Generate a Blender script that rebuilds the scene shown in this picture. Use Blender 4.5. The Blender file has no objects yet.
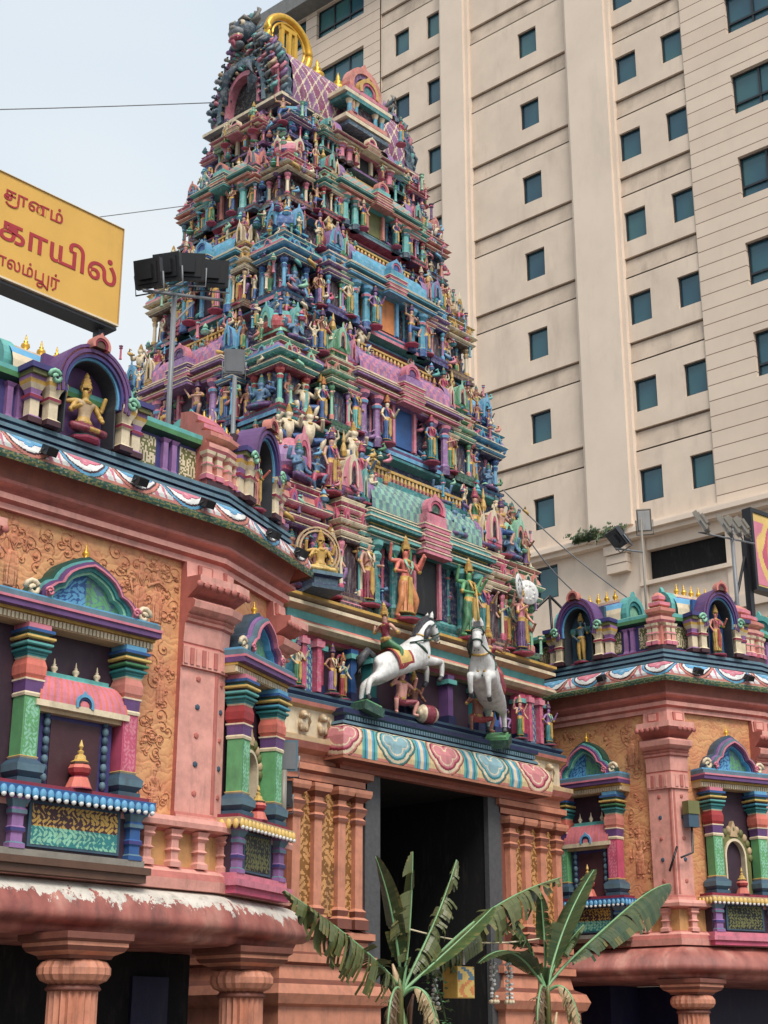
import bpy, math, random
from mathutils import Matrix, Vector
R = math.radians
random.seed(7)
scene = bpy.context.scene
COL = scene.collection
pi = math.pi

# ------------------------------------------------------------------ colour
def lin(c):
    c /= 255.0
    return c / 12.92 if c <= 0.04045 else ((c + 0.055) / 1.055) ** 2.4
def rgb(r, g, b): return (lin(r), lin(g), lin(b), 1.0)
P = dict(
    teal=rgb(38, 128, 130), tealL=rgb(92, 176, 170), aqua=rgb(70, 160, 185), sky=rgb(92, 165, 205), blue=rgb(38, 88, 150),
    navy=rgb(34, 40, 82), indigo=rgb(62, 56, 120), lilac=rgb(150, 104, 160), violet=rgb(104, 66, 122), pink=rgb(216, 120, 140),
    rose=rgb(200, 76, 110), red=rgb(170, 44, 48), crimson=rgb(140, 34, 60), salmon=rgb(212, 128, 112), coral=rgb(222, 112, 92),
    orange=rgb(218, 130, 60), ochre=rgb(206, 148, 84), gold=rgb(206, 160, 60), yellow=rgb(226, 186, 92), cream=rgb(226, 206, 170),
    beige=rgb(196, 164, 122), brown=rgb(98, 66, 48), maroon=rgb(72, 36, 44), plum=rgb(60, 36, 52), green=rgb(62, 128, 82),
    leaf=rgb(96, 164, 104), mint=rgb(138, 198, 164), dgreen=rgb(32, 78, 62), olive=rgb(112, 112, 58), white=rgb(226, 224, 220),
    grey=rgb(122, 124, 128), dgrey=rgb(58, 60, 66), black=rgb(22, 22, 26), skin=rgb(204, 150, 126), skinD=rgb(160, 98, 76),
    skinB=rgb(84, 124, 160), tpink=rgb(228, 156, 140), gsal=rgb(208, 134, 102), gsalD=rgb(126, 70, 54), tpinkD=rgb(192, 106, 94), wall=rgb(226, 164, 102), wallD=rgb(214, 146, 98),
    soffit=rgb(172, 98, 78), dred=rgb(112, 46, 44), slate=rgb(56, 84, 104), slateL=rgb(92, 124, 138), stone=rgb(140, 132, 120))
for _k, _c in list(P.items()): # paint faded by weather
    _l = .3 * _c[0] + .55 * _c[1] + .15 * _c[2]; P[_k] = tuple(_c[i] * .9 + _l * .1 for i in range(3)) + (1.0,)
def mixc(a, b, t): return tuple(a[i] * (1 - t) + b[i] * t for i in range(3)) + (1.0,)

# ------------------------------------------------------------------ materials
def nodes(name):
    m = bpy.data.materials.new(name); m.use_nodes = True
    nt = m.node_tree; nt.nodes.clear()
    out = nt.nodes.new('ShaderNodeOutputMaterial'); b = nt.nodes.new('ShaderNodeBsdfPrincipled')
    nt.links.new(b.outputs[0], out.inputs[0])
    return m, nt, b
def N(nt, t, **k):
    n = nt.nodes.new(t)
    for a, v in k.items():
        if a.startswith('i_'):
            key = a[2:]
            n.inputs[int(key) if key.isdigit() else key].default_value = v
        else: setattr(n, a, v)
    return n
def ramp(nt, src, stops):
    r = nt.nodes.new('ShaderNodeValToRGB'); el = r.color_ramp.elements
    while len(el) < len(stops): el.new(0.5)
    for e, (p, c) in zip(el, stops):
        e.position = p; e.color = c if isinstance(c, tuple) else (c, c, c, 1)
    nt.links.new(src, r.inputs[0]); return r
def mix(nt, a, b, fac, mode='MIX'):
    m = nt.nodes.new('ShaderNodeMix'); m.data_type = 'RGBA'; m.blend_type = mode
    for s, v in ((6, a), (7, b), (0, fac)):
        if hasattr(v, 'is_output') or hasattr(v, 'links'): nt.links.new(v, m.inputs[s])
        else: m.inputs[s].default_value = v
    return m.outputs[2]
def weather(nt, b, col, scale=5.0, dust=0.0, lo=0.72, dirt=0.35, bump=0.25, rough=0.6, dirtcol=(0.06, 0.05, 0.045, 1), coord='Object', bscale=60):
    tc = N(nt, 'ShaderNodeTexCoord'); c = tc.outputs[coord]
    n1 = N(nt, 'ShaderNodeTexNoise', i_Scale=scale, i_Detail=6.0, i_Roughness=0.65); nt.links.new(c, n1.inputs['Vector'])
    r1 = ramp(nt, n1.outputs[0], [(0.3, lo), (0.62, 1.0)])
    c1 = mix(nt, col, r1.outputs[0], 1.0, 'MULTIPLY')
    mp = N(nt, 'ShaderNodeMapping'); mp.inputs['Scale'].default_value = (1.0, 1.0, 0.22); nt.links.new(c, mp.inputs[0])
    n2 = N(nt, 'ShaderNodeTexNoise', i_Scale=scale * 1.7, i_Detail=8.0, i_Roughness=0.7); nt.links.new(mp.outputs[0], n2.inputs['Vector'])
    r2 = ramp(nt, n2.outputs[0], [(0.52, 0.0), (0.72, dirt)])
    c2 = mix(nt, c1, dirtcol, r2.outputs[0])
    if dust:
        n4 = N(nt, 'ShaderNodeTexNoise', i_Scale=scale * 3.1, i_Detail=7.0, i_Roughness=0.75); nt.links.new(c, n4.inputs['Vector'])
        r4 = ramp(nt, n4.outputs[0], [(0.48, 0.0), (0.66, dust)]); c2 = mix(nt, c2, (0.56, 0.53, 0.49, 1), r4.outputs[0])
    nt.links.new(c2, b.inputs['Base Color'])
    b.inputs['Roughness'].default_value = rough
    if bump:
        n3 = N(nt, 'ShaderNodeTexNoise', i_Scale=bscale, i_Detail=4.0); nt.links.new(c, n3.inputs['Vector'])
        bp = N(nt, 'ShaderNodeBump', i_Strength=bump, i_Distance=0.01); nt.links.new(n3.outputs[0], bp.inputs['Height'])
        nt.links.new(bp.outputs[0], b.inputs['Normal'])
def attr_mat(name, **k):
    m, nt, b = nodes(name)
    a = N(nt, 'ShaderNodeAttribute', attribute_name='Col')
    weather(nt, b, a.outputs['Color'], **k); return m
M = {}
M['paint'] = attr_mat('painted_plaster', scale=4.0, lo=0.7, dirt=0.4)
M['towerpaint'] = attr_mat('weathered_tower_paint', scale=4.5, lo=0.62, dirt=0.45, dust=0.34)
M['fig'] = attr_mat('painted_statue', scale=9.0, lo=0.6, dirt=0.5, dust=0.15, rough=0.5)
M['leafmat'] = attr_mat('leaf_surface', scale=3.0, lo=0.75, dirt=0.3, rough=0.42, dirtcol=(0.16, 0.12, 0.04, 1))
M['plain'] = attr_mat('coated_metal', scale=3.0, lo=0.8, dirt=0.15, bump=0.05, rough=0.45)
def flat(name, c, rough=0.6, metal=0.0, **k):
    m, nt, b = nodes(name); weather(nt, b, c, rough=rough, **k); b.inputs['Metallic'].default_value = metal; return m
M['gold'] = flat('gilded_metal', rgb(222, 172, 62), 0.36, 0.55, dirt=0.25)
M['hotel'] = flat('beige_render', rgb(222, 202, 182), 0.85, scale=0.5, lo=0.84, dirt=0.34, dirtcol=(0.28, 0.22, 0.17, 1), bump=0.12, bscale=25)
M['hotelpier'] = flat('beige_pier_paint', rgb(225, 206, 187), 0.85, scale=0.35, lo=0.9, dirt=0.25, dirtcol=(0.40, 0.33, 0.27, 1), bump=0.1, bscale=25)
M['spandrel'] = flat('stained_render', rgb(206, 186, 166), 0.9, scale=0.7, lo=0.7, dirt=0.55, dirtcol=(0.22, 0.17, 0.13, 1), bump=0.15, bscale=25)
M['groove'] = flat('groove_shadow_tone', rgb(120, 100, 84), 0.9, bump=0)  # dark tone puts the shadow lines of the grooves into the colour
M['roofgrey'] = flat('grey_fascia', rgb(120, 120, 118), 0.7)
M['frame'] = flat('dark_window_frame', rgb(34, 40, 46), 0.4, bump=0)
M['stonejamb'] = flat('grey_granite', rgb(80, 80, 82), 0.6, scale=14, lo=0.7)
M['navy'] = flat('navy_paint', rgb(22, 22, 60), 0.6)
M['dark'] = flat('interior_shade_black', rgb(12, 11, 13), 0.95)  # near-black colour stands in for the shade of deep interiors
M['asphalt'] = flat('asphalt', (0.05, 0.05, 0.052, 1), 0.9, scale=3, bump=0.5)
M['paving'] = flat('paving', (0.22, 0.2, 0.18, 1), 0.85, scale=2, bump=0.3)
M['signyel'] = flat('yellow_sign_face', rgb(216, 168, 78), 0.5, scale=1.2, lo=0.9, dirt=0.12, bump=0.02)
M['letter'] = flat('red_lettering', rgb(170, 40, 48), 0.5, dirt=0.1, bump=0)
def glass_mat():
    m, nt, b = nodes('tinted_glass')
    tc = N(nt, 'ShaderNodeTexCoord'); n = N(nt, 'ShaderNodeTexNoise', i_Scale=0.22, i_Detail=3.0)
    nt.links.new(tc.outputs['Object'], n.inputs['Vector'])
    r = ramp(nt, n.outputs[0], [(0.38, (0.016, 0.06, 0.095, 1)), (0.5, (0.03, 0.10, 0.13, 1)), (0.64, (0.05, 0.14, 0.14, 1))])
    nt.links.new(r.outputs[0], b.inputs['Base Color']); b.inputs['Roughness'].default_value = 0.16
    b.inputs['Specular IOR Level'].default_value = 0.6
    return m
M['glass'] = glass_mat()
def clad_mat():
    m, nt, b = nodes('stone_cladding')
    tc = N(nt, 'ShaderNodeTexCoord')
    sx = N(nt, 'ShaderNodeSeparateXYZ'); nt.links.new(tc.outputs['Object'], sx.inputs[0])
    cb = N(nt, 'ShaderNodeCombineXYZ'); nt.links.new(sx.outputs['Y'], cb.inputs['X']); nt.links.new(sx.outputs['Z'], cb.inputs['Y'])
    br = N(nt, 'ShaderNodeTexBrick'); br.offset = 0.5
    br.inputs['Scale'].default_value = 1.0; br.inputs['Brick Width'].default_value = 60.0; br.inputs['Row Height'].default_value = 0.56
    br.inputs['Mortar Size'].default_value = 0.018; br.inputs['Mortar Smooth'].default_value = 0.1
    br.inputs['Color1'].default_value = rgb(222, 202, 182); br.inputs['Color2'].default_value = rgb(214, 193, 173); br.inputs['Mortar'].default_value = rgb(128, 104, 86)
    nt.links.new(cb.outputs[0], br.inputs['Vector'])
    weather(nt, b, br.outputs['Color'], scale=0.6, lo=0.92, dirt=0.15, dirtcol=(0.35, 0.28, 0.22, 1), bump=0.1, rough=0.8)
    return m
M['clad'] = clad_mat()
def peel_mat(name, lo):
    m, nt, b = nodes(name)
    g = N(nt, 'ShaderNodeNewGeometry'); sx = N(nt, 'ShaderNodeSeparateXYZ'); nt.links.new(g.outputs['Position'], sx.inputs[0])
    mp = N(nt, 'ShaderNodeMapping'); mp.inputs['Scale'].default_value = (1, 1, 0.3); nt.links.new(g.outputs['Position'], mp.inputs[0])
    n = N(nt, 'ShaderNodeTexNoise', i_Scale=4.2, i_Detail=8.0, i_Roughness=0.72); nt.links.new(mp.outputs[0], n.inputs['Vector'])
    a = N(nt, 'ShaderNodeMath', operation='MULTIPLY_ADD'); nt.links.new(n.outputs[0], a.inputs[0]); a.inputs[1].default_value = 0.95
    nt.links.new(sx.outputs['Z'], a.inputs[2])
    s = N(nt, 'ShaderNodeMath', operation='GREATER_THAN'); nt.links.new(a.outputs[0], s.inputs[0]); s.inputs[1].default_value = lo
    n2 = N(nt, 'ShaderNodeTexNoise', i_Scale=3.0, i_Detail=6.0); nt.links.new(mp.outputs[0], n2.inputs['Vector'])
    r = ramp(nt, n2.outputs[0], [(0.3, rgb(128, 66, 60)), (0.55, rgb(172, 104, 92)), (0.75, rgb(196, 144, 128))])
    c = mix(nt, r.outputs[0], rgb(214, 206, 194), s.outputs[0])
    weather(nt, b, c, scale=3, lo=0.7, dirt=0.6, rough=0.6, bump=0.3, bscale=20)
    return m
M['peel'] = peel_mat('peeling_maroon_paint', 3.60)
M['peelR'] = peel_mat('worn_maroon_paint', 3.82)
def wall_mat():
    m, nt, b = nodes('ochre_wall')
    tc = N(nt, 'ShaderNodeTexCoord'); a = N(nt, 'ShaderNodeAttribute', attribute_name='Col')
    n = N(nt, 'ShaderNodeTexNoise', i_Scale=1.6, i_Detail=5.0, i_Distortion=1.5); nt.links.new(tc.outputs['Object'], n.inputs['Vector'])
    w = N(nt, 'ShaderNodeTexWave', wave_type='RINGS', i_Scale=2.4, i_Distortion=16.0, i_Detail=3.0); w.inputs['Detail Scale'].default_value = 1.6
    nt.links.new(tc.outputs['Object'], w.inputs['Vector'])
    r = ramp(nt, n.outputs[0], [(0.36, 0.0), (0.62, 0.6)])
    c = mix(nt, a.outputs['Color'], rgb(196, 116, 88), r.outputs[0])
    r2 = ramp(nt, w.outputs[0], [(0.0, 0.5), (0.14, 0.0)])
    c2 = mix(nt, c, rgb(168, 92, 64), r2.outputs[0])
    weather(nt, b, c2, scale=3, lo=0.82, dirt=0.2, bump=0)
    bp = N(nt, 'ShaderNodeBump', i_Strength=0.3, i_Distance=0.012); nt.links.new(w.outputs[0], bp.inputs['Height'])
    nt.links.new(bp.outputs[0], b.inputs['Normal'])
    return m
M['wall'] = wall_mat()

# ------------------------------------------------------------------ object helpers
def put(o, parent=None):
    COL.objects.link(o)
    if parent is not None: o.parent = parent
    return o
def origin(o):
    v = Vector((0, 0, 0))
    while o is not None: v += o.location; o = o.parent
    return v
def tag(o, label=None, cat=None, group=None, kind=None):
    if label: o['label'] = label
    if cat: o['category'] = cat
    if group: o['group'] = group
    if kind: o['kind'] = kind
    return o
def empty(name, loc, label=None, cat=None, group=None, parent=None):
    o = bpy.data.objects.new(name, None); o.empty_display_size = 0.2
    put(o, parent); o.location = Vector(loc) - (origin(parent) if parent else Vector((0, 0, 0)))
    return tag(o, label, cat, group)
def inst(mesh, name, parent, loc, rz=0, sc=(1, 1, 1)):
    o = bpy.data.objects.new(name, mesh); put(o, parent)
    o.location = Vector(loc) - (origin(parent) if parent else Vector((0, 0, 0)))
    o.rotation_euler = (0, 0, rz); o.scale = sc
    return o
def frame(p, az): # local x along the wall, local y into the wall, z up
    return Matrix.Translation(Vector((p[0], p[1], p[2] if len(p) > 2 else 0))) @ Matrix.Rotation(az, 4, 'Z')

class MB:
    def __init__(s): s.v = []; s.f = []; s.c = []; s.sm = []
    def add(s, vs, fs, col, mat=None, smooth=False):
        n = len(s.v)
        if mat is not None: vs = [mat @ Vector(p) for p in vs]
        s.v += [tuple(p) for p in vs]
        for i, f in enumerate(fs):
            s.f.append(tuple(n + k for k in f))
            s.c.append(col[i] if isinstance(col, list) else col); s.sm.append(smooth)
    def box(s, c, d, col, mat=None):
        x, y, z = c; a, b, e = d[0] / 2, d[1] / 2, d[2] / 2
        vs = [(x + i * a, y + j * b, z + k * e) for i in (-1, 1) for j in (-1, 1) for k in (-1, 1)]
        s.add(vs, [(0, 1, 3, 2), (4, 6, 7, 5), (0, 4, 5, 1), (2, 3, 7, 6), (0, 2, 6, 4), (1, 5, 7, 3)], col, mat)
    def b2(s, x0, x1, y0, y1, z0, z1, col, mat=None):
        s.box(((x0 + x1) / 2, (y0 + y1) / 2, (z0 + z1) / 2), (abs(x1 - x0), abs(y1 - y0), abs(z1 - z0)), col, mat)
    def lathe(s, prof, n, col, at=(0, 0, 0), mat=None, sx=1, sy=1, smooth=None, cap=True):
        sq = n == 4; off = pi / 4 if sq else pi / n; k = math.sqrt(2) if sq else 1 / math.cos(pi / n) if n <= 8 else 1
        vs = []; fs = []; cs = []
        for r, z in prof:
            for i in range(n):
                a = off + 2 * pi * i / n
                vs.append((at[0] + r * k * math.cos(a) * sx, at[1] + r * k * math.sin(a) * sy, at[2] + z))
        for j in range(len(prof) - 1):
            for i in range(n):
                fs.append((j * n + i, j * n + (i + 1) % n, (j + 1) * n + (i + 1) % n, (j + 1) * n + i))
                cs.append(col[j % len(col)] if isinstance(col, list) else col)
        if cap:
            fs.append(tuple(range(n - 1, -1, -1))); cs.append(cs[0])
            fs.append(tuple((len(prof) - 1) * n + i for i in range(n))); cs.append(cs[-2])
        s.add(vs, fs, cs, mat, (n > 8) if smooth is None else smooth)
    def tube(s, pts, rad, n, col, mat=None, smooth=True):
        pts = [Vector(p) for p in pts]; vs = []; fs = []
        up = Vector((0, 0, 1))
        for i, p in enumerate(pts):
            t = (pts[min(i + 1, len(pts) - 1)] - pts[max(i - 1, 0)]).normalized()
            a = t.cross(up)
            if a.length < 1e-3: a = t.cross(Vector((1, 0, 0)))
            a.normalize(); b = t.cross(a); r = rad[i] if isinstance(rad, (list, tuple)) else rad
            for k in range(n):
                w = 2 * pi * k / n; vs.append(p + a * (r * math.cos(w)) + b * (r * math.sin(w)))
        for i in range(len(pts) - 1):
            for k in range(n): fs.append((i * n + k, i * n + (k + 1) % n, (i + 1) * n + (k + 1) % n, (i + 1) * n + k))
        fs.append(tuple(range(n - 1, -1, -1))); fs.append(tuple((len(pts) - 1) * n + k for k in range(n)))
        s.add(vs, fs, col, mat, smooth)
    def ball(s, c, r, col, mat=None, n=10, m=6):
        rr = r if isinstance(r, (tuple, list)) else (r, r, r); vs = []; fs = []
        for j in range(m + 1):
            t = pi * j / m
            for i in range(n):
                a = 2 * pi * i / n
                vs.append((c[0] + rr[0] * math.sin(t) * math.cos(a), c[1] + rr[1] * math.sin(t) * math.sin(a), c[2] + rr[2] * math.cos(t)))
        for j in range(m):
            for i in range(n): fs.append((j * n + i, (j + 1) * n + i, (j + 1) * n + (i + 1) % n, j * n + (i + 1) % n))
        s.add(vs, fs, col, mat, True)
    def plate(s, poly, y0, y1, col, mat=None, colside=None): # polygon in the local xz plane, thickness from y0 (front) to y1
        n = len(poly); vs = [(x, y0, z) for x, z in poly] + [(x, y1, z) for x, z in poly]
        fs = [tuple(range(n)), tuple(range(2 * n - 1, n - 1, -1))]; cs = [col, col]
        for i in range(n):
            j = (i + 1) % n; fs.append((i, n + i, n + j, j)); cs.append(colside or col)
        s.add(vs, fs, cs, mat)
    def ring(s, outer, inner, y0, y1, col, mat=None): # strip between two open or closed outlines of equal length, xz plane
        n = len(outer); vs = [(x, y0, z) for x, z in outer] + [(x, y0, z) for x, z in inner] + [(x, y1, z) for x, z in outer] + [(x, y1, z) for x, z in inner]
        fs = []
        for i in range(n - 1):
            fs += [(i, i + 1, n + i + 1, n + i), (i, 2 * n + i, 2 * n + i + 1, i + 1), (n + i, n + i + 1, 3 * n + i + 1, 3 * n + i)]
        fs += [(0, n, 3 * n, 2 * n), (n - 1, 3 * n - 1, 4 * n - 1, 2 * n - 1)]
        s.add(vs, fs, col, mat)
    def grid(s, fn, nu, nv, colfn, mat=None, smooth=False):
        vs = [fn(i / nu, j / nv) for i in range(nu + 1) for j in range(nv + 1)]; fs = []; cs = []
        for i in range(nu):
            for j in range(nv):
                a = i * (nv + 1) + j; fs.append((a, a + nv + 1, a + nv + 2, a + 1)); cs.append(colfn((i + .5) / nu, (j + .5) / nv))
        s.add(vs, fs, cs, mat, smooth)
    def build(s, name, mat, parent=None, fixn=False):
        me = bpy.data.meshes.new(name); o = put(bpy.data.objects.new(name, me), parent)
        w = origin(parent) if parent is not None else Vector((0, 0, 0))
        me.from_pydata([(p[0] - w.x, p[1] - w.y, p[2] - w.z) for p in s.v], [], s.f)
        return finish(me, s.c, s.sm, mat) and o
    def mesh(s, name, mat):
        me = bpy.data.meshes.new(name); me.from_pydata(s.v, [], s.f); return finish(me, s.c, s.sm, mat)
def finish(me, cols, sm, mat):
    at = me.color_attributes.new('Col', 'FLOAT_COLOR', 'CORNER'); buf = []
    for p, c in zip(me.polygons, cols): buf += list(c) * p.loop_total
    at.data.foreach_set('color', buf); me.polygons.foreach_set('use_smooth', sm)
    me.materials.append(mat); me.update(); return me

def mitres(path, closed):
    n = len(path); out = []
    def nrm(a, b):
        d = Vector((b[0] - a[0], b[1] - a[1])); d.normalize(); return Vector((d.y, -d.x))
    for i in range(n):
        a = nrm(path[i - 1], path[i]) if (i > 0 or closed) else None
        b = nrm(path[i], path[(i + 1) % n]) if (i < n - 1 or closed) else None
        if a is None: out.append(b); continue
        if b is None: out.append(a); continue
        out.append((a + b) / max(0.2, 1 + a.dot(b)))
    return out
def sweep(mb, path, prof, cols, closed=False, caps=True, z0=0, smooth=False):
    m = mitres(path, closed); n = len(path); k = len(prof); vs = []; fs = []; cs = []
    for (x, y), w in zip(path, m):
        for o, z in prof: vs.append((x + w.x * o, y + w.y * o, z0 + z))
    for i in range(n if closed else n - 1):
        a = i * k; b = ((i + 1) % n) * k
        for j in range(k - 1):
            fs.append((a + j, b + j, b + j + 1, a + j + 1)); cs.append(cols[j % len(cols)] if isinstance(cols, list) else cols)
    if caps and not closed:
        fs.append(tuple(range(k - 1, -1, -1))); cs.append(cs[0]); fs.append(tuple((n - 1) * k + j for j in range(k))); cs.append(cs[0])
    mb.add(vs, fs, cs, None, smooth)
def band(mb, path, prof, du, nv, pat, closed=False): # painted band: pattern(s, t) along a swept profile
    m = mitres(path, closed); n = len(path); s0 = 0
    L = [0]
    for a, b in zip(prof, prof[1:]): L.append(L[-1] + math.dist(a, b))
    def pv(t):
        d = t * L[-1]
        for j in range(len(prof) - 1):
            if d <= L[j + 1] + 1e-9:
                q = (d - L[j]) / (L[j + 1] - L[j]); return (prof[j][0] + (prof[j + 1][0] - prof[j][0]) * q, prof[j][1] + (prof[j + 1][1] - prof[j][1]) * q)
        return prof[-1]
    for i in range(n if closed else n - 1):
        A, B = path[i], path[(i + 1) % n]; mA, mB = m[i], m[(i + 1) % n]; ln = math.dist(A, B); nu = max(1, int(ln / du))
        def fn(u, v):
            o, z = pv(v)
            ax, ay = A[0] + mA.x * o, A[1] + mA.y * o; bx, by = B[0] + mB.x * o, B[1] + mB.y * o
            return (ax + (bx - ax) * u, ay + (by - ay) * u, z)
        mb.grid(fn, nu, nv, lambda u, v, s0=s0, ln=ln: pat(s0 + u * ln, v)); s0 += ln

def copy_tree(o, parent=None):
    c = o.copy(); COL.objects.link(c)
    if parent is not None: c.parent = parent
    for ch in list(o.children): copy_tree(ch, c)
    return c
# ------------------------------------------------------------------ statues
def skin_eval(jv, edges, rad, sub=1, root=0):
    me = bpy.data.meshes.new('tmp'); me.from_pydata(jv, edges, []); o = bpy.data.objects.new('tmp', me); COL.objects.link(o)
    sk = o.modifiers.new('s', 'SKIN')
    if not me.skin_vertices: me.attributes.new  # created with the modifier
    if not me.skin_vertices:
        bpy.context.view_layer.objects.active = o
        bpy.ops.mesh.customdata_skin_add()
    for i, r in enumerate(rad):
        q = me.skin_vertices[0].data[i]; q.radius = r if isinstance(r, tuple) else (r, r); q.use_root = (i == root)
    sk.use_smooth_shade = True
    if sub: o.modifiers.new('u', 'SUBSURF').levels = sub
    dg = bpy.context.evaluated_depsgraph_get(); ev = o.evaluated_get(dg); m2 = ev.to_mesh()
    vs = [v.co.copy() for v in m2.vertices]; fs = [tuple(p.vertices) for p in m2.polygons]
    ev.to_mesh_clear(); bpy.data.objects.remove(o); bpy.data.meshes.remove(me)
    return vs, fs
def seg_d(p, a, b):
    ab = b - a; t = max(0, min(1, (p - a).dot(ab) / max(1e-9, ab.dot(ab)))); return (p - a - ab * t).length
def skinned(mb, J, E, sub=1, root='pel', bonecol=None, mat=None):
    names = list(J); idx = {n: i for i, n in enumerate(names)}
    vs, fs = skin_eval([J[n][0] for n in names], [(idx[a], idx[b]) for a, b in E], [J[n][1] for n in names], sub, idx[root])
    segs = [(Vector(J[a][0]), Vector(J[b][0]), bonecol(a, b)) for a, b in E]; cs = []
    for f in fs:
        c = sum((vs[i] for i in f), Vector()) / len(f); cs.append(min(segs, key=lambda s: seg_d(c, s[0], s[1]))[2])
    mb.add(vs, fs, cs, mat, True)

def body(pose):
    """joints of a standing figure of height 1 facing -y: name -> (position, radius)"""
    J = dict(pel=((0, 0, .50), (.085, .065)), wai=((0, -.005, .60), (.062, .05)), che=((0, -.01, .72), (.098, .07)), nek=((0, 0, .82), .032),
             hd0=((0, -.01, .87), .05), hd1=((0, -.012, .935), .056))
    def arm(s, el, ha, k=''):
        J['sh' + k + s] = ((.115 if s == 'r' else -.115, .0, .775), .036); J['el' + k + s] = (el, .028); J['wr' + k + s] = (ha, .02)
        d = (Vector(ha) - Vector(el)).normalized() * .05; J['ha' + k + s] = (tuple(Vector(ha) + d), .024)
    def leg(s, hip, kn, an, toe):
        J['hp' + s] = (hip, .066); J['kn' + s] = (kn, .046); J['an' + s] = (an, .03); J['to' + s] = (toe, .024)
    l, r = -1, 1
    if pose == 'sit':
        J['pel'] = ((0, 0, .14), (.10, .08)); J['wai'] = ((0, 0, .25), (.07, .055)); J['che'] = ((0, -.01, .38), (.105, .075)); J['nek'] = ((0, 0, .48), .034)
        J['hd0'] = ((0, -.01, .53), .05); J['hd1'] = ((0, -.012, .595), .056)
        for s, d in (('l', -1), ('r', 1)):
            leg(s, (d * .08, -.02, .12), (d * .24, -.10, .09), (d * .06, -.2, .06), (-d * .03, -.21, .06))
        def arm2(s, d, el, ha, k=''):
            J['sh' + k + s] = ((d * .12, 0, .435), .036); J['el' + k + s] = (el, .028); J['ha' + k + s] = (ha, .026)
        arm2('l', -1, (-.2, -.03, .3), (-.14, -.16, .34)); arm2('r', 1, (.2, -.03, .3), (.14, -.16, .2))
        arm2('l', -1, (-.25, .04, .4), (-.27, -.02, .58), '2'); arm2('r', 1, (.25, .04, .4), (.27, -.02, .58), '2')
        return J
    if pose == 'squat':
        J['pel'] = ((0, .02, .26), (.10, .08)); J['wai'] = ((0, -.01, .38), (.09, .08)); J['che'] = ((0, -.02, .52), (.105, .08)); J['nek'] = ((0, -.02, .63), .036)
        J['hd0'] = ((0, -.04, .68), .055); J['hd1'] = ((0, -.04, .75), .062)
        for s, d in (('l', -1), ('r', 1)):
            leg(s, (d * .08, 0, .24), (d * .25, -.16, .26), (d * .2, -.1, .04), (d * .25, -.18, .02))
            J['sh' + s] = ((d * .125, -.01, .58), .04); J['el' + s] = ((d * .26, -.05, .5), .032); J['wr' + s] = ((d * .22, -.15, .62), .025); J['ha' + s] = ((d * .2, -.18, .67), .028)
        return J
    if pose == 'ride':
        for s, d in (('l', -1), ('r', 1)):
            leg(s, (d * .08, -.02, .47), (d * .19, -.15, .36), (d * .2, -.06, .14), (d * .22, -.14, .11))
        arm('l', (-.19, -.08, .64), (-.1, -.2, .66)); arm('r', (.22, .02, .7), (.3, -.06, .86)); return J
    # legs
    if pose in ('dance',):
        leg('l', (-.06, 0, .47), (-.13, -.07, .26), (-.05, .0, .03), (-.09, -.07, .015)); leg('r', (.06, 0, .47), (.22, -.13, .46), (.13, -.1, .25), (.16, -.17, .22))
    elif pose in ('stride', 'guard'):
        leg('l', (-.065, 0, .47), (-.11, -.05, .25), (-.14, .02, .03), (-.17, -.07, .015)); leg('r', (.065, 0, .47), (.14, -.06, .26), (.12, .0, .03), (.16, -.08, .015))
    else:
        leg('l', (-.055, 0, .47), (-.062, -.02, .25), (-.06, .01, .03), (-.075, -.07, .015)); leg('r', (.055, 0, .47), (.062, -.025, .25), (.06, .0, .03), (.075, -.08, .015))
    if pose == 'bless': arm('l', (-.19, -.02, .63), (-.17, -.1, .5)); arm('r', (.19, -.03, .65), (.17, -.16, .76))
    elif pose == 'pray': arm('l', (-.18, -.05, .64), (-.03, -.14, .71)); arm('r', (.18, -.05, .64), (.03, -.14, .71))
    elif pose == 'four':
        arm('l', (-.18, -.03, .63), (-.15, -.15, .7)); arm('r', (.18, -.03, .63), (.16, -.12, .53))
        arm('l', (-.23, .04, .74), (-.27, -.03, .9), '2'); arm('r', (.23, .04, .74), (.27, -.03, .9), '2')
    elif pose == 'dance': arm('l', (-.23, -.02, .77), (-.3, -.08, .92)); arm('r', (.22, -.05, .68), (.05, -.17, .68))
    elif pose == 'raise': arm('l', (-.2, -.01, .85), (-.15, -.03, 1.0)); arm('r', (.2, -.01, .85), (.15, -.03, 1.0))
    elif pose == 'guard': arm('l', (-.2, -.03, .62), (-.17, -.16, .58)); arm('r', (.22, -.03, .68), (.2, -.15, .82)); arm('l', (-.25, .03, .76), (-.28, -.03, .93), '2'); arm('r', (.25, .03, .76), (.3, -.02, .9), '2')
    elif pose == 'hip': arm('l', (-.22, .01, .63), (-.1, -.03, .53)); arm('r', (.19, -.03, .64), (.2, -.13, .8))
    else: arm('l', (-.17, -.01, .62), (-.16, -.07, .47)); arm('r', (.17, -.02, .63), (.15, -.14, .6))
    return J
BONES = [('pel', 'wai'), ('wai', 'che'), ('che', 'nek'), ('nek', 'hd0'), ('hd0', 'hd1'), ('pel', 'hpl'), ('pel', 'hpr'), ('hpl', 'knl'), ('knl', 'anl'), ('anl', 'tol'),
         ('hpr', 'knr'), ('knr', 'anr'), ('anr', 'tor')]
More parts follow.
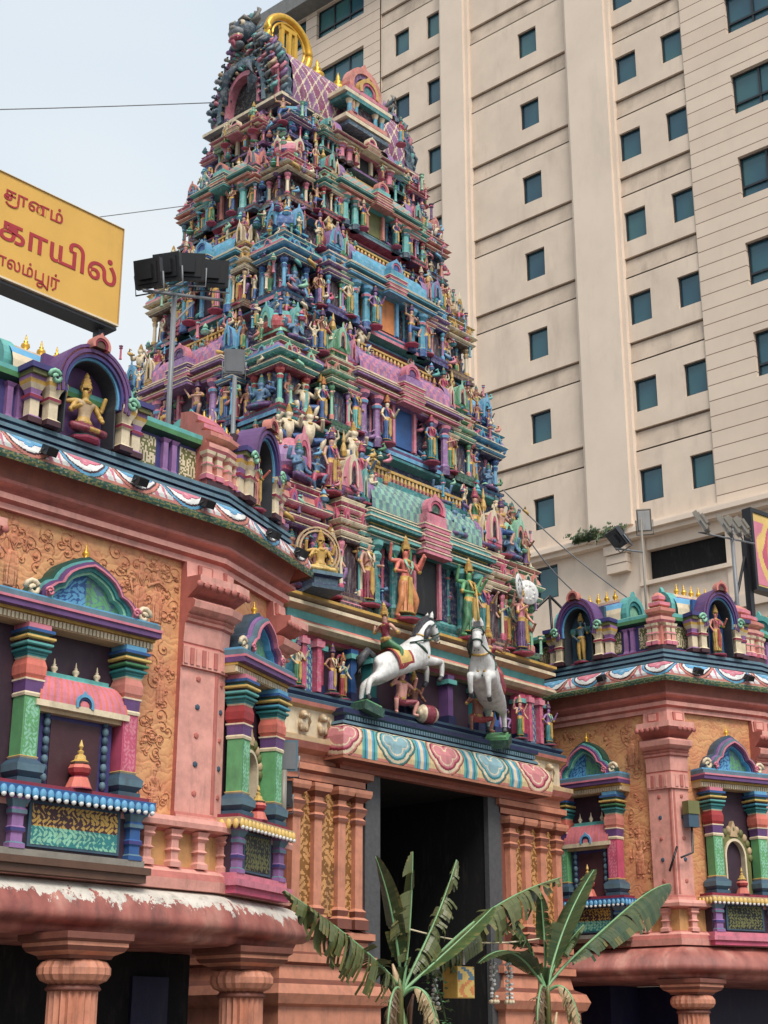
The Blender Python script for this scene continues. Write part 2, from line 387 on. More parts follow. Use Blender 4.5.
def figure(mb, pose='stand', skin='skin', cloth='red', top=None, skirt=True, crown='gold', sub=1, mat=None, halo=None, plinth=True, prop=None, face=False):
    J = body(pose); E = [e for e in BONES]
    for k in ('', '2'):
        for s in 'lr':
            if 'sh' + k + s in J:
                E += [('che', 'sh' + k + s), ('sh' + k + s, 'el' + k + s)]
                E += [('el' + k + s, 'wr' + k + s), ('wr' + k + s, 'ha' + k + s)] if 'wr' + k + s in J else [('el' + k + s, 'ha' + k + s)]
    sk, cl = P[skin], P[cloth]; tp = P[top] if top else sk
    def bc(a, b):
        if a[:2] in ('hp', 'kn') or b[:2] == 'hp': return cl if not (a[:2] == 'kn' and pose in ('squat', 'dance')) else sk
        if (a, b) in (('wai', 'che'), ('che', 'nek')) or b[:2] == 'sh': return tp
        return sk
    skinned(mb, J, E, sub, 'pel', bc, mat)
    hx, hy, hz = J['hd1'][0]; g = P[crown] if crown else None
    if g: # tall stepped crown, collar, belt, armlets
        mb.lathe([(.062, -.005), (.066, .03), (.05, .04), (.056, .075), (.04, .085), (.044, .115), (.026, .125), (.03, .15), (.006, .20)], 8, [g, P['gold'], g, P['red'], g], (hx, hy + .008, hz + .01), mat)
    cz = J['nek'][0][2]
    mb.lathe([(.04, .0), (.085, -.035), (.075, -.055), (.03, -.02)], 8, P['gold'], (0, J['nek'][0][1] - .012, cz - .01), mat, sx=1, sy=.8, cap=False)
    pz = J['pel'][0][2]
    if skirt and pose not in ('sit', 'squat', 'ride', 'dance'):
        w = .145 if pose in ('stride', 'guard') else .115
        mb.lathe([(.088, pz + .07), (.105, pz + .0), (.112, pz - .15), (w, .09), (w * 1.04, .07), (w * .9, .07)], 10, [P['gold'], cl, cl, P['gold'], cl], (0, -.01, 0), mat, sx=1, sy=.72)
        mb.plate([(-.03, pz + .05), (.03, pz + .05), (.04, .2), (0, .12), (-.04, .2)], -.103, -.08, P['gold'] if cloth != 'gold' else P['red'], mat)
    else:
        mb.lathe([(.09, pz + .08), (.1, pz + .05), (.092, pz + .02)], 8, P['gold'], (0, 0, 0), mat, sx=1, sy=.8, cap=False)
    if skirt and pose not in ('sit', 'squat', 'ride', 'dance') and sub: # folds of the cloth and a garland
        fc = mixc(cl, P['black'], .35); fw = .135 if pose in ('stride', 'guard') else .108
        for a in (-2.5, -2.05, -1.1, -.65, -.2, -2.95): mb.tube([(.105 * math.cos(a), .078 * math.sin(a) - .01, pz - .02), (.112 * math.cos(a), .082 * math.sin(a) - .01, pz - .16), (fw * math.cos(a), fw * .74 * math.sin(a) - .01, .09)], .008, 4, fc, mat)
        gc = P[['cream', 'rose', 'gold', 'mint'][(len(pose) + len(cloth)) % 4]]
        for r_, q_ in ((.0, .02), (.0, .0)):
            mb.tube([(-.07 + q_, -.055, cz - .03), (-.055 + q_, -.09, cz - .12), (0, -.095 - q_, cz - .24 + 4 * q_), (.055 - q_, -.09, cz - .12), (.07 - q_, -.055, cz - .03)], .010, 5, gc, mat)
    for k in ('l', 'r'):
        if 'el' + k in J and sub: mb.ball(J['el' + k][0], .036, P['gold'], mat, 6, 4)
    if face:
        for d in (-1, 1): mb.ball((hx + d * .022, hy - .052, hz - .005), (.012, .008, .007), P['black'], mat, 6, 4)
        mb.ball((hx, hy - .06, hz - .022), (.01, .014, .016), sk, mat, 6, 4); mb.ball((hx, hy - .053, hz - .043), (.02, .008, .007), P['red'], mat, 6, 4)
        for d in (-1, 1): mb.ball((hx + d * .058, hy, hz - .015), (.01, .015, .03), P['gold'], mat, 6, 4)
    if halo:
        mb.ring([(.17 * math.cos(a), hz - .02 + .19 * math.sin(a)) for a in [2 * pi * i / 16 for i in range(17)]], [(.13 * math.cos(a), hz - .02 + .15 * math.sin(a)) for a in [2 * pi * i / 16 for i in range(17)]], .05, .08, P[halo], mat)
    if prop == 'mace':
        x, y, z = J['hal'][0]; mb.tube([(x, y - .02, z + .04), (x + .02, y - .05, .06)], .014, 6, P['gold'], mat); mb.ball((x + .02, y - .05, .07), .05, P['gold'], mat, 8, 6)
    if prop == 'spear':
        x, y, z = J['har'][0]; mb.tube([(x + .03, y, .02), (x, y, z), (x - .03, y, 1.15)], .011, 5, P['gold'], mat)
    if prop == 'lotus':
        x, y, z = J['har'][0]; mb.ball((x, y - .01, z + .035), (.035, .035, .03), P['rose'], mat, 7, 4)
    if plinth:
        mb.lathe([(.17, -.03), (.18, -.005), (.14, .0), (.15, .02)], 8, [P['rose'], P['gold'], P['teal']], (0, -.01, 0), mat)

# horse: faces +x, rearing, hind hooves at the origin, length about 1
def horse(mb, mat=None, white=None):
    w = white or P['white']
    J = dict(pel=((.22, 0, .58), .165), bar=((.48, 0, .74), .17), che=((.70, 0, .92), .175), nk=((.77, 0, 1.14), .12), nk2=((.80, 0, 1.33), .09),
             po=((.87, 0, 1.45), .075), fa=((.98, 0, 1.37), .06), mu=((1.06, 0, 1.25), .043), ta=((.07, 0, .62), .05))
    E = [('pel', 'bar'), ('bar', 'che'), ('che', 'nk'), ('nk', 'nk2'), ('nk2', 'po'), ('po', 'fa'), ('fa', 'mu'), ('pel', 'ta')]
    for s, d, k in (('l', 1, 0.0), ('r', -1, .07)):
        J['st' + s] = ((.26 - k, d * .09, .42), .1); J['hk' + s] = ((.05 - k, d * .1, .26), .043); J['fl' + s] = ((.06 - k, d * .1, .08), .03); J['hf' + s] = ((.11 - k, d * .1, .02), .04)
        J['el' + s] = ((.86, d * .1, .88), .075); J['ca' + s] = ((1.04 + k, d * .1, .90 + k), .042); J['fk' + s] = ((1.08 + k, d * .1, .70 + k), .028); J['fh' + s] = ((1.03 + k, d * .1, .62 + k), .036)
        E += [('pel', 'st' + s), ('st' + s, 'hk' + s), ('hk' + s, 'fl' + s), ('fl' + s, 'hf' + s), ('che', 'el' + s), ('el' + s, 'ca' + s), ('ca' + s, 'fk' + s), ('fk' + s, 'fh' + s)]
    def bc(a, b): return P['dgrey'] if b[:2] in ('hf', 'fh') else w
    skinned(mb, J, E, 2, 'pel', bc, mat)
    for d in (-1, 1):
        mb.lathe([(.028, 0), (.022, .05), (.002, .1)], 6, w, (.85, d * .045, 1.50), mat)
        mb.ball((.95, d * .055, 1.41), .015, P['black'], mat, 6, 4); mb.ball((1.08, d * .025, 1.25), .01, P['black'], mat, 6, 4)
MANE = [(.62, 1.16), (.66, 1.28), (.70, 1.40), (.77, 1.51), (.87, 1.56), (.91, 1.50), (.83, 1.42), (.76, 1.30), (.72, 1.12)]
# ------------------------------------------------------------------ camera, sky, sun
cd = bpy.data.cameras.new('camera'); cam = bpy.data.objects.new('camera', cd); COL.objects.link(cam); scene.camera = cam
cam.location = (0, 0, 1.6); cam.rotation_euler = (R(90 + 19.3), 0, R(42 - 90))
cd.sensor_fit = 'VERTICAL'; cd.sensor_height = 24; cd.lens = 24 * 1514 / 1024; cd.clip_end = 3000; cd.clip_start = 0.1
w = bpy.data.worlds.new('World'); scene.world = w; w.use_nodes = True; nt = w.node_tree; nt.nodes.clear()
SUN_EL, SUN_AZ = R(52), R(-118) # direction towards the sun, az from +x
sky = N(nt, 'ShaderNodeTexSky', sky_type='NISHITA', sun_disc=False); sky.sun_elevation = SUN_EL; sky.sun_rotation = pi / 2 - SUN_AZ
sky.dust_density = 4.0; sky.air_density = 1.0
tc = N(nt, 'ShaderNodeTexCoord'); mp = N(nt, 'ShaderNodeMapping'); mp.inputs['Scale'].default_value = (1, 1, 2.2)
nt.links.new(tc.outputs['Generated'], mp.inputs[0])
cn = N(nt, 'ShaderNodeTexNoise', i_Scale=1.7, i_Detail=3.0, i_Roughness=0.45); nt.links.new(mp.outputs[0], cn.inputs['Vector'])
cr = ramp(nt, cn.outputs[0], [(0.38, (4.9, 5.7, 6.5, 1)), (0.62, (6.2, 6.6, 6.8, 1))])
mx = mix(nt, sky.outputs[0], cr.outputs[0], 0.88)
bg = N(nt, 'ShaderNodeBackground', i_Strength=0.104); nt.links.new(mx, bg.inputs[0]); wo = N(nt, 'ShaderNodeOutputWorld'); nt.links.new(bg.outputs[0], wo.inputs[0])
sl = bpy.data.lights.new('sun', 'SUN'); sl.energy = 2.3; sl.angle = R(26); sl.color = (1, .95, .88); so = bpy.data.objects.new('sun', sl); COL.objects.link(so)
d = Vector((math.cos(SUN_EL) * math.cos(SUN_AZ), math.cos(SUN_EL) * math.sin(SUN_AZ), math.sin(SUN_EL)))
so.rotation_euler = d.to_track_quat('Z', 'Y').to_euler()
scene.view_settings.view_transform = 'Standard'; scene.view_settings.look = 'None'; scene.view_settings.exposure = 0.5; scene.view_settings.gamma = 1.0
scene.render.engine = 'CYCLES'; scene.cycles.use_denoising = True; scene.cycles.max_bounces = 6; scene.cycles.diffuse_bounces = 3; scene.cycles.glossy_bounces = 2
try: scene.cycles.denoiser = 'OPENIMAGEDENOISE'
except Exception: pass
scene.cycles.use_adaptive_sampling = True; scene.cycles.adaptive_threshold = 0.02

# ------------------------------------------------------------------ ground
def sheet(name, x0, x1, y0, y1, z, mat, zb=None):
    mb = MB()
    if zb is None: mb.add([(x0, y0, z), (x1, y0, z), (x1, y1, z), (x0, y1, z)], [(0, 1, 2, 3)], P['grey'])
    else: mb.b2(x0, x1, y0, y1, zb, z, P['grey'])
    return tag(mb.build(name, mat), kind='structure')
sheet('ground', -600, 600, -600, 600, -.14, M['paving'])
sheet('road', -600, 600, -7, 8.2, -.13, M['asphalt'])
sheet('pavement', -120, 41, 8.2, 60, 0.0, M['paving'], -.13)
mb = MB()
for x in range(-60, 60, 4): mb.add([(x, .4, -.126), (x + 2, .4, -.126), (x + 2, .52, -.126), (x, .52, -.126)], [(0, 1, 2, 3)], P['white'])
tag(mb.build('road_markings', M['paint']), kind='structure')

# ------------------------------------------------------------------ hotel tower behind
HX = 42.0
hotel = empty('hotel_building', (HX, 30, 0), 'tall beige hotel block with small teal windows, rising behind the painted temple tower', 'building')
FL = 3.345; Z0 = 22.3; TOP = 47.3; LEDGE = 18.2
ks = [k for k in range(0, 8) if Z0 + k * FL + 1.4 < TOP]
wl = MB(); gr = MB(); wins = []
def wall_cols(mb, y0, y1, z0, z1, holes, depth=.25, x=HX, c=P['beige']):
    """wall panel facing -x with rectangular holes (y0, y1, z0, z1) that have real reveals"""
    ys = sorted({y0, y1} | {h[0] for h in holes} | {h[1] for h in holes}); zs = sorted({z0, z1} | {h[2] for h in holes} | {h[3] for h in holes})
    for a, b in zip(ys, ys[1:]):
        for e, g in zip(zs, zs[1:]):
            my, mz = (a + b) / 2, (e + g) / 2
            if any(h[0] < my < h[1] and h[2] < mz < h[3] for h in holes): continue
            mb.add([(x, a, e), (x, b, e), (x, b, g), (x, a, g)], [(0, 3, 2, 1)], c)
    for h in holes:
        a, b, e, g = h
        mb.add([(x, a, e), (x, b, e), (x, b, g), (x, a, g), (x + depth, a, e), (x + depth, b, e), (x + depth, b, g), (x + depth, a, g)],
               [(0, 1, 5, 4), (1, 2, 6, 5), (2, 3, 7, 6), (3, 0, 4, 7)], c)
def panel(y0, y1, winy, extra=()):
    holes = []
    for k in ks:
        zs = Z0 + k * FL
        for a, b in winy: holes.append((a, b, zs, zs + 1.2)); wins.append((a, b, zs, zs + 1.2, 1))
        for q in (1.86,) if k else (1.86, 1.86 - FL): # the sloping spandrel band of each storey
            holes.append((y0, y1, zs + q, zs + q + .83))
    for q in extra:
        for a, b in winy: holes.append((a, b, q, q + 1.2)); wins.append((a, b, q, q + 1.2, 1))
    wall_cols(wl, y0, y1, LEDGE, TOP, holes, .25)
    gr.add([(HX + .1, y0, LEDGE), (HX + .1, y1, LEDGE), (HX + .1, y1, TOP), (HX + .1, y0, TOP)], [(0, 3, 2, 1)], P['beige']) if False else None
    for k in ks:
        for q in (1.86, 2.62) if k else (1.86, 2.62, 1.86 - FL, 2.62 - FL):
            z = Z0 + k * FL + q; gr.add([(HX + .1, y0, z), (HX + .1, y1, z), (HX + .1, y1, z + .07), (HX + .1, y0, z + .07)], [(0, 3, 2, 1)], P['beige'])
    for k in [-1] + ks:
        z = Z0 + k * FL + 1.92; sp = MB(); sp.add([(HX + .012, y0, z), (HX + .012, y1, z), (HX + .11, y1, z + .77), (HX + .11, y0, z + .77)], [(0, 3, 2, 1)], P['beige']); sp.build('spandrel_band', M['spandrel'], hotel)
panel(28.0, 33.15, [(29.62, 30.53)], (18.95,))
panel(23.1, 26.26, [(25.12, 26.02), (23.16, 24.02)], (18.95,))
panel(34.35, 38.0, [(36.35, 37.2), (34.5, 35.35)])
for y0, y1, winy in ((16.0, 23.1, [(18.3, 21.3)]), (38.0, 45.4, [(39.0, 42.0), (42.7, 44.9)])):
    holes = []; clad = MB()
    for k in ks:
        zs = Z0 + k * FL - .1
        for a, b in winy: holes.append((a, b, zs, zs + 1.62)); wins.append((a, b, zs, zs + 1.62, 3))
    wall_cols(clad, y0, y1, LEDGE, TOP, holes, .25, HX - .06); clad.build('cladding', M['clad'], hotel)
for y0, y1 in ((26.26, 28.0), (33.15, 34.35)):
    pier = MB(); pier.b2(HX - .3, HX + .2, y0, y1, LEDGE, TOP, P['beige'])
    for s in (y0 - .16, y1): pier.b2(HX - .16, HX + .15, s, s + .16, LEDGE, TOP, P['beige'])
    pier.build('pier', M['hotelpier'], hotel)
low = MB()
# the podium storeys under the ledge
wall_cols(low, 16, 45.4, -.1, LEDGE, [(22.95, 25.95, 16.15, 17.25), (29.62, 30.55, 16.35, 17.55)], .9, HX + .05); wins.append((29.62, 30.55, 16.35, 17.55, 1))
dk = MB(); dk.b2(HX + .3, HX + .88, 22.96, 25.94, 16.16, 17.24, P['black']); dk.build('opening_shade_block', M['dark'], hotel)  # black block fills the opening in place of its shade
for y0, y1 in ((22.7, 22.94), (25.96, 26.2)): low.b2(HX - .02, HX + .04, y0, y1, 12, 18.0, P['beige'])
low.b2(HX - .12, HX + .3, 22.7, 26.2, 16.0, 16.14, P['white'])
for y in (27.0, 33.7):
    for k, (hh, dd) in enumerate(((.9, .12), (.16, .3), (.1, .22), (.9, .2))): low.b2(HX - dd, HX + .2, y - .35 - dd * .3, y + .35 + dd * .3, 17.9 - k * .32 - .3, 17.9 - k * .32, P['beige'])
low.b2(HX - .1, HX + .2, 16, 45.4, 14.6, 15.0, P['beige'])
wl.b2(HX + .26, HX + 24, 16.02, 45.38, LEDGE - .3, TOP - .1, P['beige']); wl.b2(HX + 1.1, HX + 24, 16.02, 45.38, -.1, LEDGE - .31, P['beige'])
wl.build('wall', M['hotel'], hotel); gr.build('groove', M['groove'], hotel); low.build('podium_wall', M['hotel'], hotel)
lg = MB()
for z, o in ((18.2, .18), (18.0, .45), (17.84, .28)): lg.b2(HX - o, HX + .2, 15.9, 45.5, z - .16, z, P['beige'])
lg.build('ledge', M['hotelpier'], hotel)
rf = MB(); rf.b2(HX - .9, HX + 24.5, 15.5, 46.2, TOP, TOP + .35, P['grey']); rf.b2(HX - .5, HX + 24.5, 15.8, 45.9, TOP + .35, TOP + 1.3, P['grey']); rf.build('roof', M['roofgrey'], hotel)
def window(a, b, z0, z1, n):
    fr = MB(); x = HX + .2; t = .06
    fr.b2(x - .1, x, a, b, z0, z0 + t, P['dgrey']); fr.b2(x - .1, x, a, b, z1 - t, z1, P['dgrey'])
    fr.b2(x - .1, x, a, a + t, z0 + t, z1 - t, P['dgrey']); fr.b2(x - .1, x, b - t, b, z0 + t, z1 - t, P['dgrey'])
    if n > 1:
        m = 2 if b - a > 2.5 else 1
        for i in range(1, m + 1): q = a + (b - a) * i / (m + 1); fr.b2(x - .1, x, q - .04, q + .04, z0 + t, z1 - t, P['dgrey'])
        fr.b2(x - .12, x - .002, a + t, b - t, z0 + .42, z0 + .5, P['dgrey'])
    f = fr.build('window', M['frame'], hotel)
    g = MB(); g.b2(x - .04, x + .02, a + .03, b - .03, z0 + .03, z1 - .03, P['blue']); g.build('pane', M['glass'], f)
for q in wins: window(*q)
# ------------------------------------------------------------------ statue library (shared meshes)
LIB = {}
def fig_mesh(i, sub=1):
    """small painted statues: pose and colours by index"""
    if (i, sub) in LIB: return LIB[(i, sub)]
    rr = random.Random(100 + i)
    pose = ['bless', 'four', 'stand', 'hip', 'dance', 'pray', 'four', 'stride', 'hip', 'bless', 'raise', 'stand'][i % 12]
    skin = rr.choice(['skin', 'skin', 'skinD', 'skin', 'skinB', 'mint', 'pink', 'cream', 'lilac']); cloth = rr.choice(['red', 'rose', 'green', 'teal', 'blue', 'orange', 'violet', 'aqua', 'dgreen', 'crimson', 'pink', 'lilac', 'tealL', 'blue', 'green'])
    mb = MB(); figure(mb, pose, skin, cloth, rr.choice([None, None, 'green', 'rose', 'blue']), crown=rr.choice(['gold', 'teal', 'cream', 'rose', 'orange', 'violet']), sub=sub, halo=rr.choice([None, None, 'teal', 'rose', 'gold']) if pose == 'four' else None)
    LIB[(i, sub)] = mb.mesh('statue', M['fig']); return LIB[(i, sub)]
def seat_mesh(i):
    if ('s', i) in LIB: return LIB[('s', i)]
    rr = random.Random(300 + i); mb = MB()
    figure(mb, ['sit', 'squat'][i % 2], rr.choice(['skin', 'skinD', 'cream', 'skinB', 'mint', 'pink']), rr.choice(['red', 'green', 'gold', 'teal', 'rose', 'cream']), crown=rr.choice(['gold', 'cream', 'teal']))
    LIB[('s', i)] = mb.mesh('statue', M['fig']); return LIB[('s', i)]

SCH = [('red', 'tealL', 'crimson', 'mint'), ('lilac', 'pink', 'violet', 'rose'), ('teal', 'tealL', 'dgreen', 'cream'), ('blue', 'sky', 'navy', 'aqua'),
       ('green', 'mint', 'dgreen', 'salmon'), ('pink', 'cream', 'maroon', 'rose'), ('beige', 'cream', 'brown', 'gold'), ('aqua', 'lilac', 'indigo', 'sky'), ('slateL', 'salmon', 'slate', 'pink')]
def kudu(mb, r, y, mat, c0, c1, c2, z=0): # horseshoe gable ornament
    def arc(q, k=1.0): return [(q * math.cos(a), z + q * k * math.sin(a)) for a in [-.35 + (pi + .7) * i / 14 for i in range(15)]]
    mb.ring(arc(r), arc(r * .72), y - .25 * r, y + .1, c0, mat); mb.ring(arc(r * .72), arc(r * .5), y - .18 * r, y + .1, c1, mat)
    mb.plate(arc(r * .5), y - .08 * r, y + .1, c2, mat)
    mb.plate([(-r * .16, z + r * .95), (r * .16, z + r * .95), (r * .1, z + r * 1.12), (0, z + r * 1.28), (-r * .1, z + r * 1.12)], y - .2 * r, y, c0, mat)
PAV = {}
def pav_mesh(kind, s):
    """little roofed pavilion, unit box: x,y in -.5..0.5, z 0..1 (finial above)"""
    if (kind, s) in PAV: return PAV[(kind, s)]
    a, b, c, d = [P[k] for k in SCH[s % len(SCH)]]; mb = MB(); g = P['gold']
    mb.lathe([(.47, 0), (.47, .03), (.42, .04), (.42, .055), (.46, .065), (.46, .085), (.4, .095)], 4, [c, a, c, b, c, c])
    mb.box((0, .06, .23), (.56, .56, .3), P['maroon'] if s % 2 else P['navy'])
    mb.plate([(-.17, .09), (.17, .09), (.17, .32), (-.17, .32)], -.235, -.2, P['plum'])
    for x in (-.33, .33):
        for y in (-.33, .33):
            mb.lathe([(.07, .09), (.07, .13), (.045, .14), (.04, .29), (.055, .30), (.065, .325), (.045, .34), (.085, .365), (.085, .385)], 8, [d, d, b, b, a, d, a, a], (x, y, 0))
    for z, o, h, q in ((.385, .44, .03, c), (.415, .50, .03, b), (.445, .40, .04, a), (.485, .54, .028, b), (.513, .47, .022, a), (.535, .36, .03, c), (.565, .45, .03, a), (.595, .49, .026, d), (.621, .40, .03, b)):
        mb.lathe([(o - .03, z), (o, z + h * .35), (o, z + h * .55), (o + .012, z + h * .57), (o + .012, z + h * .8), (o - .04, z + h)], 4, [q, q, q, P['cream'], b])
    mb.lathe([(.30, .651), (.30, .69), (.36, .70), (.36, .72)], 4, [c, a, d])
    if kind == 'kuta':
        mb.lathe([(.38, .72), (.42, .75), (.42, .79), (.36, .85), (.25, .905), (.12, .93), (.10, .945)], 8, [a, a, a, b, b, d])
    else:
        n = 7; arc = [(.36 * math.cos(pi * i / n), .72 + .2 * math.sin(pi * i / n)) for i in range(n + 1)]
        mb.plate(arc, -.38, .38, a, None, b)
    for k in range(4):
        m = Matrix.Rotation(k * pi / 2, 4, 'Z'); kudu(mb, .15, -.40, m, b, d, P['black'], .78)
        m2 = Matrix.Rotation(k * pi / 2, 4, 'Z')
        for x in (-.28, .28): kudu(mb, .075, -.5, m2 @ Matrix.Translation((x, 0, 0)), d, a, c, .505)
    mb.lathe([(.05, .94), (.085, .965), (.06, 1.0), (.03, 1.02), (.045, 1.035), (.004, 1.1)], 8, [g] * 5)
    PAV[(kind, s)] = mb.mesh('pavilion', M['towerpaint']); return PAV[(kind, s)]

# ------------------------------------------------------------------ gopuram
XC, YC = 20.16, 20.10
gop = empty('temple_tower', (XC, YC, 0), 'towering multicoloured tiered temple gateway tower covered with painted statues and pavilions', 'temple tower')
def yfront(z): return 17.0 + (z - 6.8) * .155
def tower_path(hw, hd, fb, sb):
    """closed plan with jogs: fb / sb = bays (u0, u1, projection) of the front/back and side faces"""
    pts = []
    for az, half, dep, bays in ((0, hw, hd, fb), (pi / 2, hd, hw, sb), (pi, hw, hd, fb), (3 * pi / 2, hd, hw, sb)):
        ca, sa = math.cos(az), math.sin(az); loc = []
        for i, (u0, u1, pr) in enumerate(bays):
            a = -half if i == 0 else u0; b = half if i == len(bays) - 1 else u1
            if i > 0: loc.append((a, pr))
            if i < len(bays) - 1: loc.append((b, pr))
        for u, pr in loc:
            lx, ly = u, -(dep + pr); pts.append((XC + lx * ca - ly * sa, YC + lx * sa + ly * ca))
        # corner of the outline, shared with the next face
        lx, ly = half, -dep; pts.append((XC + lx * ca - ly * sa, YC + lx * sa + ly * ca))
    return pts
def face_frames(hw, hd): # frame centred on each face: x along, y inward
    return [('front', frame((XC, YC - hd, 0), 0), hw), ('left', frame((XC - hw, YC, 0), -pi / 2), hd), ('right', frame((XC + hw, YC, 0), pi / 2), hd), ('back', frame((XC, YC + hd, 0), pi), hw)]

# tiers: floor z, height, half width, half depth, centre bay half width, colours
TI = [(8.55, 3.45, 3.45, 2.72, 1.52, 'teal', 'tealL', 'dgreen'), (12.02, 2.58, 3.10, 2.18, 1.28, 'lilac', 'pink', 'violet'), (14.62, 2.32, 2.68, 1.78, 1.08, 'aqua', 'sky', 'blue'),
      (16.96, 1.75, 2.30, 1.42, 1.0, 'tealL', 'salmon', 'slate'), (18.66, 1.02, 1.96, 1.12, .8, 'pink', 'cream', 'maroon')]
WALLC = ['navy', 'navy', 'plum', 'navy', 'plum']; KAP = [('teal', 'salmon'), ('sky', 'lilac'), ('pink', 'tealL'), ('slateL', 'rose'), ('lilac', 'slateL')]
DOORC = ['black', 'blue', 'orange', 'olive', 'black']
nst = 0; small = MB(); rr = random.Random(5)
FIGLOW = {}
def small_fig(p, az, h):
    """one of the many little figures on the cornices, joined into one mass"""
    i = rr.randrange(8)
    if i not in FIGLOW:
        mb = MB(); figure(mb, ['sit', 'bless', 'squat', 'dance', 'pray', 'hip', 'stride', 'raise'][i], rr.choice(['skin', 'skinD', 'cream', 'skinB', 'mint', 'pink']), rr.choice(['red', 'green', 'blue', 'aqua', 'rose', 'teal', 'violet']), crown=rr.choice(['gold', 'teal', 'lilac', 'rose']), sub=0, plinth=False); FIGLOW[i] = mb
    q = FIGLOW[i]; m = frame(p, az) @ Matrix.Scale(h * (1.45 if i in (0, 2) else 1), 4)
    n = len(small.v); small.v += [tuple(m @ Vector(v)) for v in q.v]; small.f += [tuple(n + k for k in f) for f in q.f]; small.c += q.c; small.sm += q.sm
for ti, (z0, H, hw, hd, cb, c1, c2, c3) in enumerate(TI):
    nz, nh, nw, nd = (TI[ti + 1][0], 0, TI[ti + 1][2], TI[ti + 1][3]) if ti < 4 else (19.6, 0, 1.95, 1.08)
    cw = .95 * hw / 3.55 + .05; iw = .72 * hw / 3.55 + .05; ic = (hw - cw + cb) / 2
    r = .26
    fb = [(-hw, -hw + cw, 0), (-hw + cw, -ic - iw / 2, -r), (-ic - iw / 2, -ic + iw / 2, -.04), (-ic + iw / 2, -cb, -r), (-cb, cb, .16), (cb, ic - iw / 2, -r), (ic - iw / 2, ic + iw / 2, -.04), (ic + iw / 2, hw - cw, -r), (hw - cw, hw, 0)]
    sc = min(cb * .8, hd * .42); six = (hd - cw + sc) / 2
    sb = [(-hd, -hd + cw, 0), (-hd + cw, -sc, -r), (-sc, sc, .12), (sc, hd - cw, -r), (hd - cw, hd, 0)]
    path = tower_path(hw, hd, fb, sb)
    C1, C2, C3, W = P[c1], P[c2], P[c3], P[WALLC[ti]]; K1, K2 = P[KAP[ti][0]], P[KAP[ti][1]]
    mb = MB(); h = H
    # base mouldings, wall, cornice, set-back upper wall
    sweep(mb, path, [(-.5, 0), (.14, 0), (.14, .03 * h), (.08, .04 * h), (.11, .06 * h), (.11, .075 * h), (.03, .085 * h), (0, .10 * h), (-.03, .40 * h), (.05, .41 * h), (.05, .43 * h), (.0, .435 * h), (.10, .455 * h), (.20, .475 * h), (.20, .495 * h), (.15, .53 * h), (.06, .55 * h), (.08, .56 * h), (.08, .575 * h), (-.12, .585 * h)],
          [K2, K1, C3, C1, K1, C3, C2, W, C3, K2, C3, C1, K1, K1, K2, K1, C3, C2, K2], True, z0=z0)
    bx = tower_path(hw - .34, hd - .34, [(-1, 1, 0)], [(-1, 1, 0)])
    sweep(mb, bx, [(.0, .5 * h), (.0, .62 * h), (.10, .64 * h), (.06, .66 * h), (nw - hw + .26, .97 * h), (nw - hw + .44, .985 * h), (nw - hw + .44, 1.0 * h), (-.6, 1.002 * h)], [W, K1, C3, W, C2, K1, P['grey']], True, z0=z0)
    # rows of kudu ornaments and flame tips along the cornice
    for nm, fr, half in face_frames(hw, hd):
        if nm == 'back': continue
        bays = fb if nm in ('front', 'back') else sb
        for i, (u0, u1, pr) in enumerate(bays):
            u0 = max(u0, -half); u1 = min(u1, half); n = max(1, int((u1 - u0) / .34)); cs = random.Random(ti * 10 + i)
            for k in range(n):
                u = u0 + (u1 - u0) * (k + .5) / n
                kudu(mb, .085, -pr - .19, fr @ Matrix.Translation((u, 0, z0 + .505 * h)), P[cs.choice(['gold', 'rose', 'tealL', 'cream', 'pink', 'sky'])], P[cs.choice(['red', 'teal', 'blue', 'cream'])], C3)
            # slim pilasters on the wall
            n2 = max(2, int((u1 - u0) / .3))
            for k in range(n2):
                u = u0 + (u1 - u0) * (k + .5) / n2; q = P[cs.choice([c1, c2, 'tealL', 'pink', 'aqua', 'gold', 'rose'])]
                mb.lathe([(.05, .10 * h), (.05, .14 * h), (.03, .15 * h), (.03, .33 * h), (.05, .345 * h), (.035, .36 * h), (.06, .39 * h), (.06, .40 * h)], 8, [C3, q, q, q, K2, q, K1], (u, -pr + .02, z0), fr)
    if ti < 5:
        for (px, py) in path[::2]:
            v = Vector((px - XC, py - YC)).normalized(); mb.lathe([(.03, 0), (.055, .05), (.03, .11), (.004, .2)], 6, [P['gold'], P['rose'], P['cream']], (px + v.x * .08, py + v.y * .08, z0 + .575 * h))
    # scrolls, buds and leaf curls crowding the ledges and the wall
    oc = random.Random(900 + ti); OC = [P[k] for k in ('teal', 'tealL', 'aqua', 'sky', 'lilac', 'pink', 'rose', 'mint', 'cream', 'blue', 'violet', 'green', 'salmon', 'gold')]
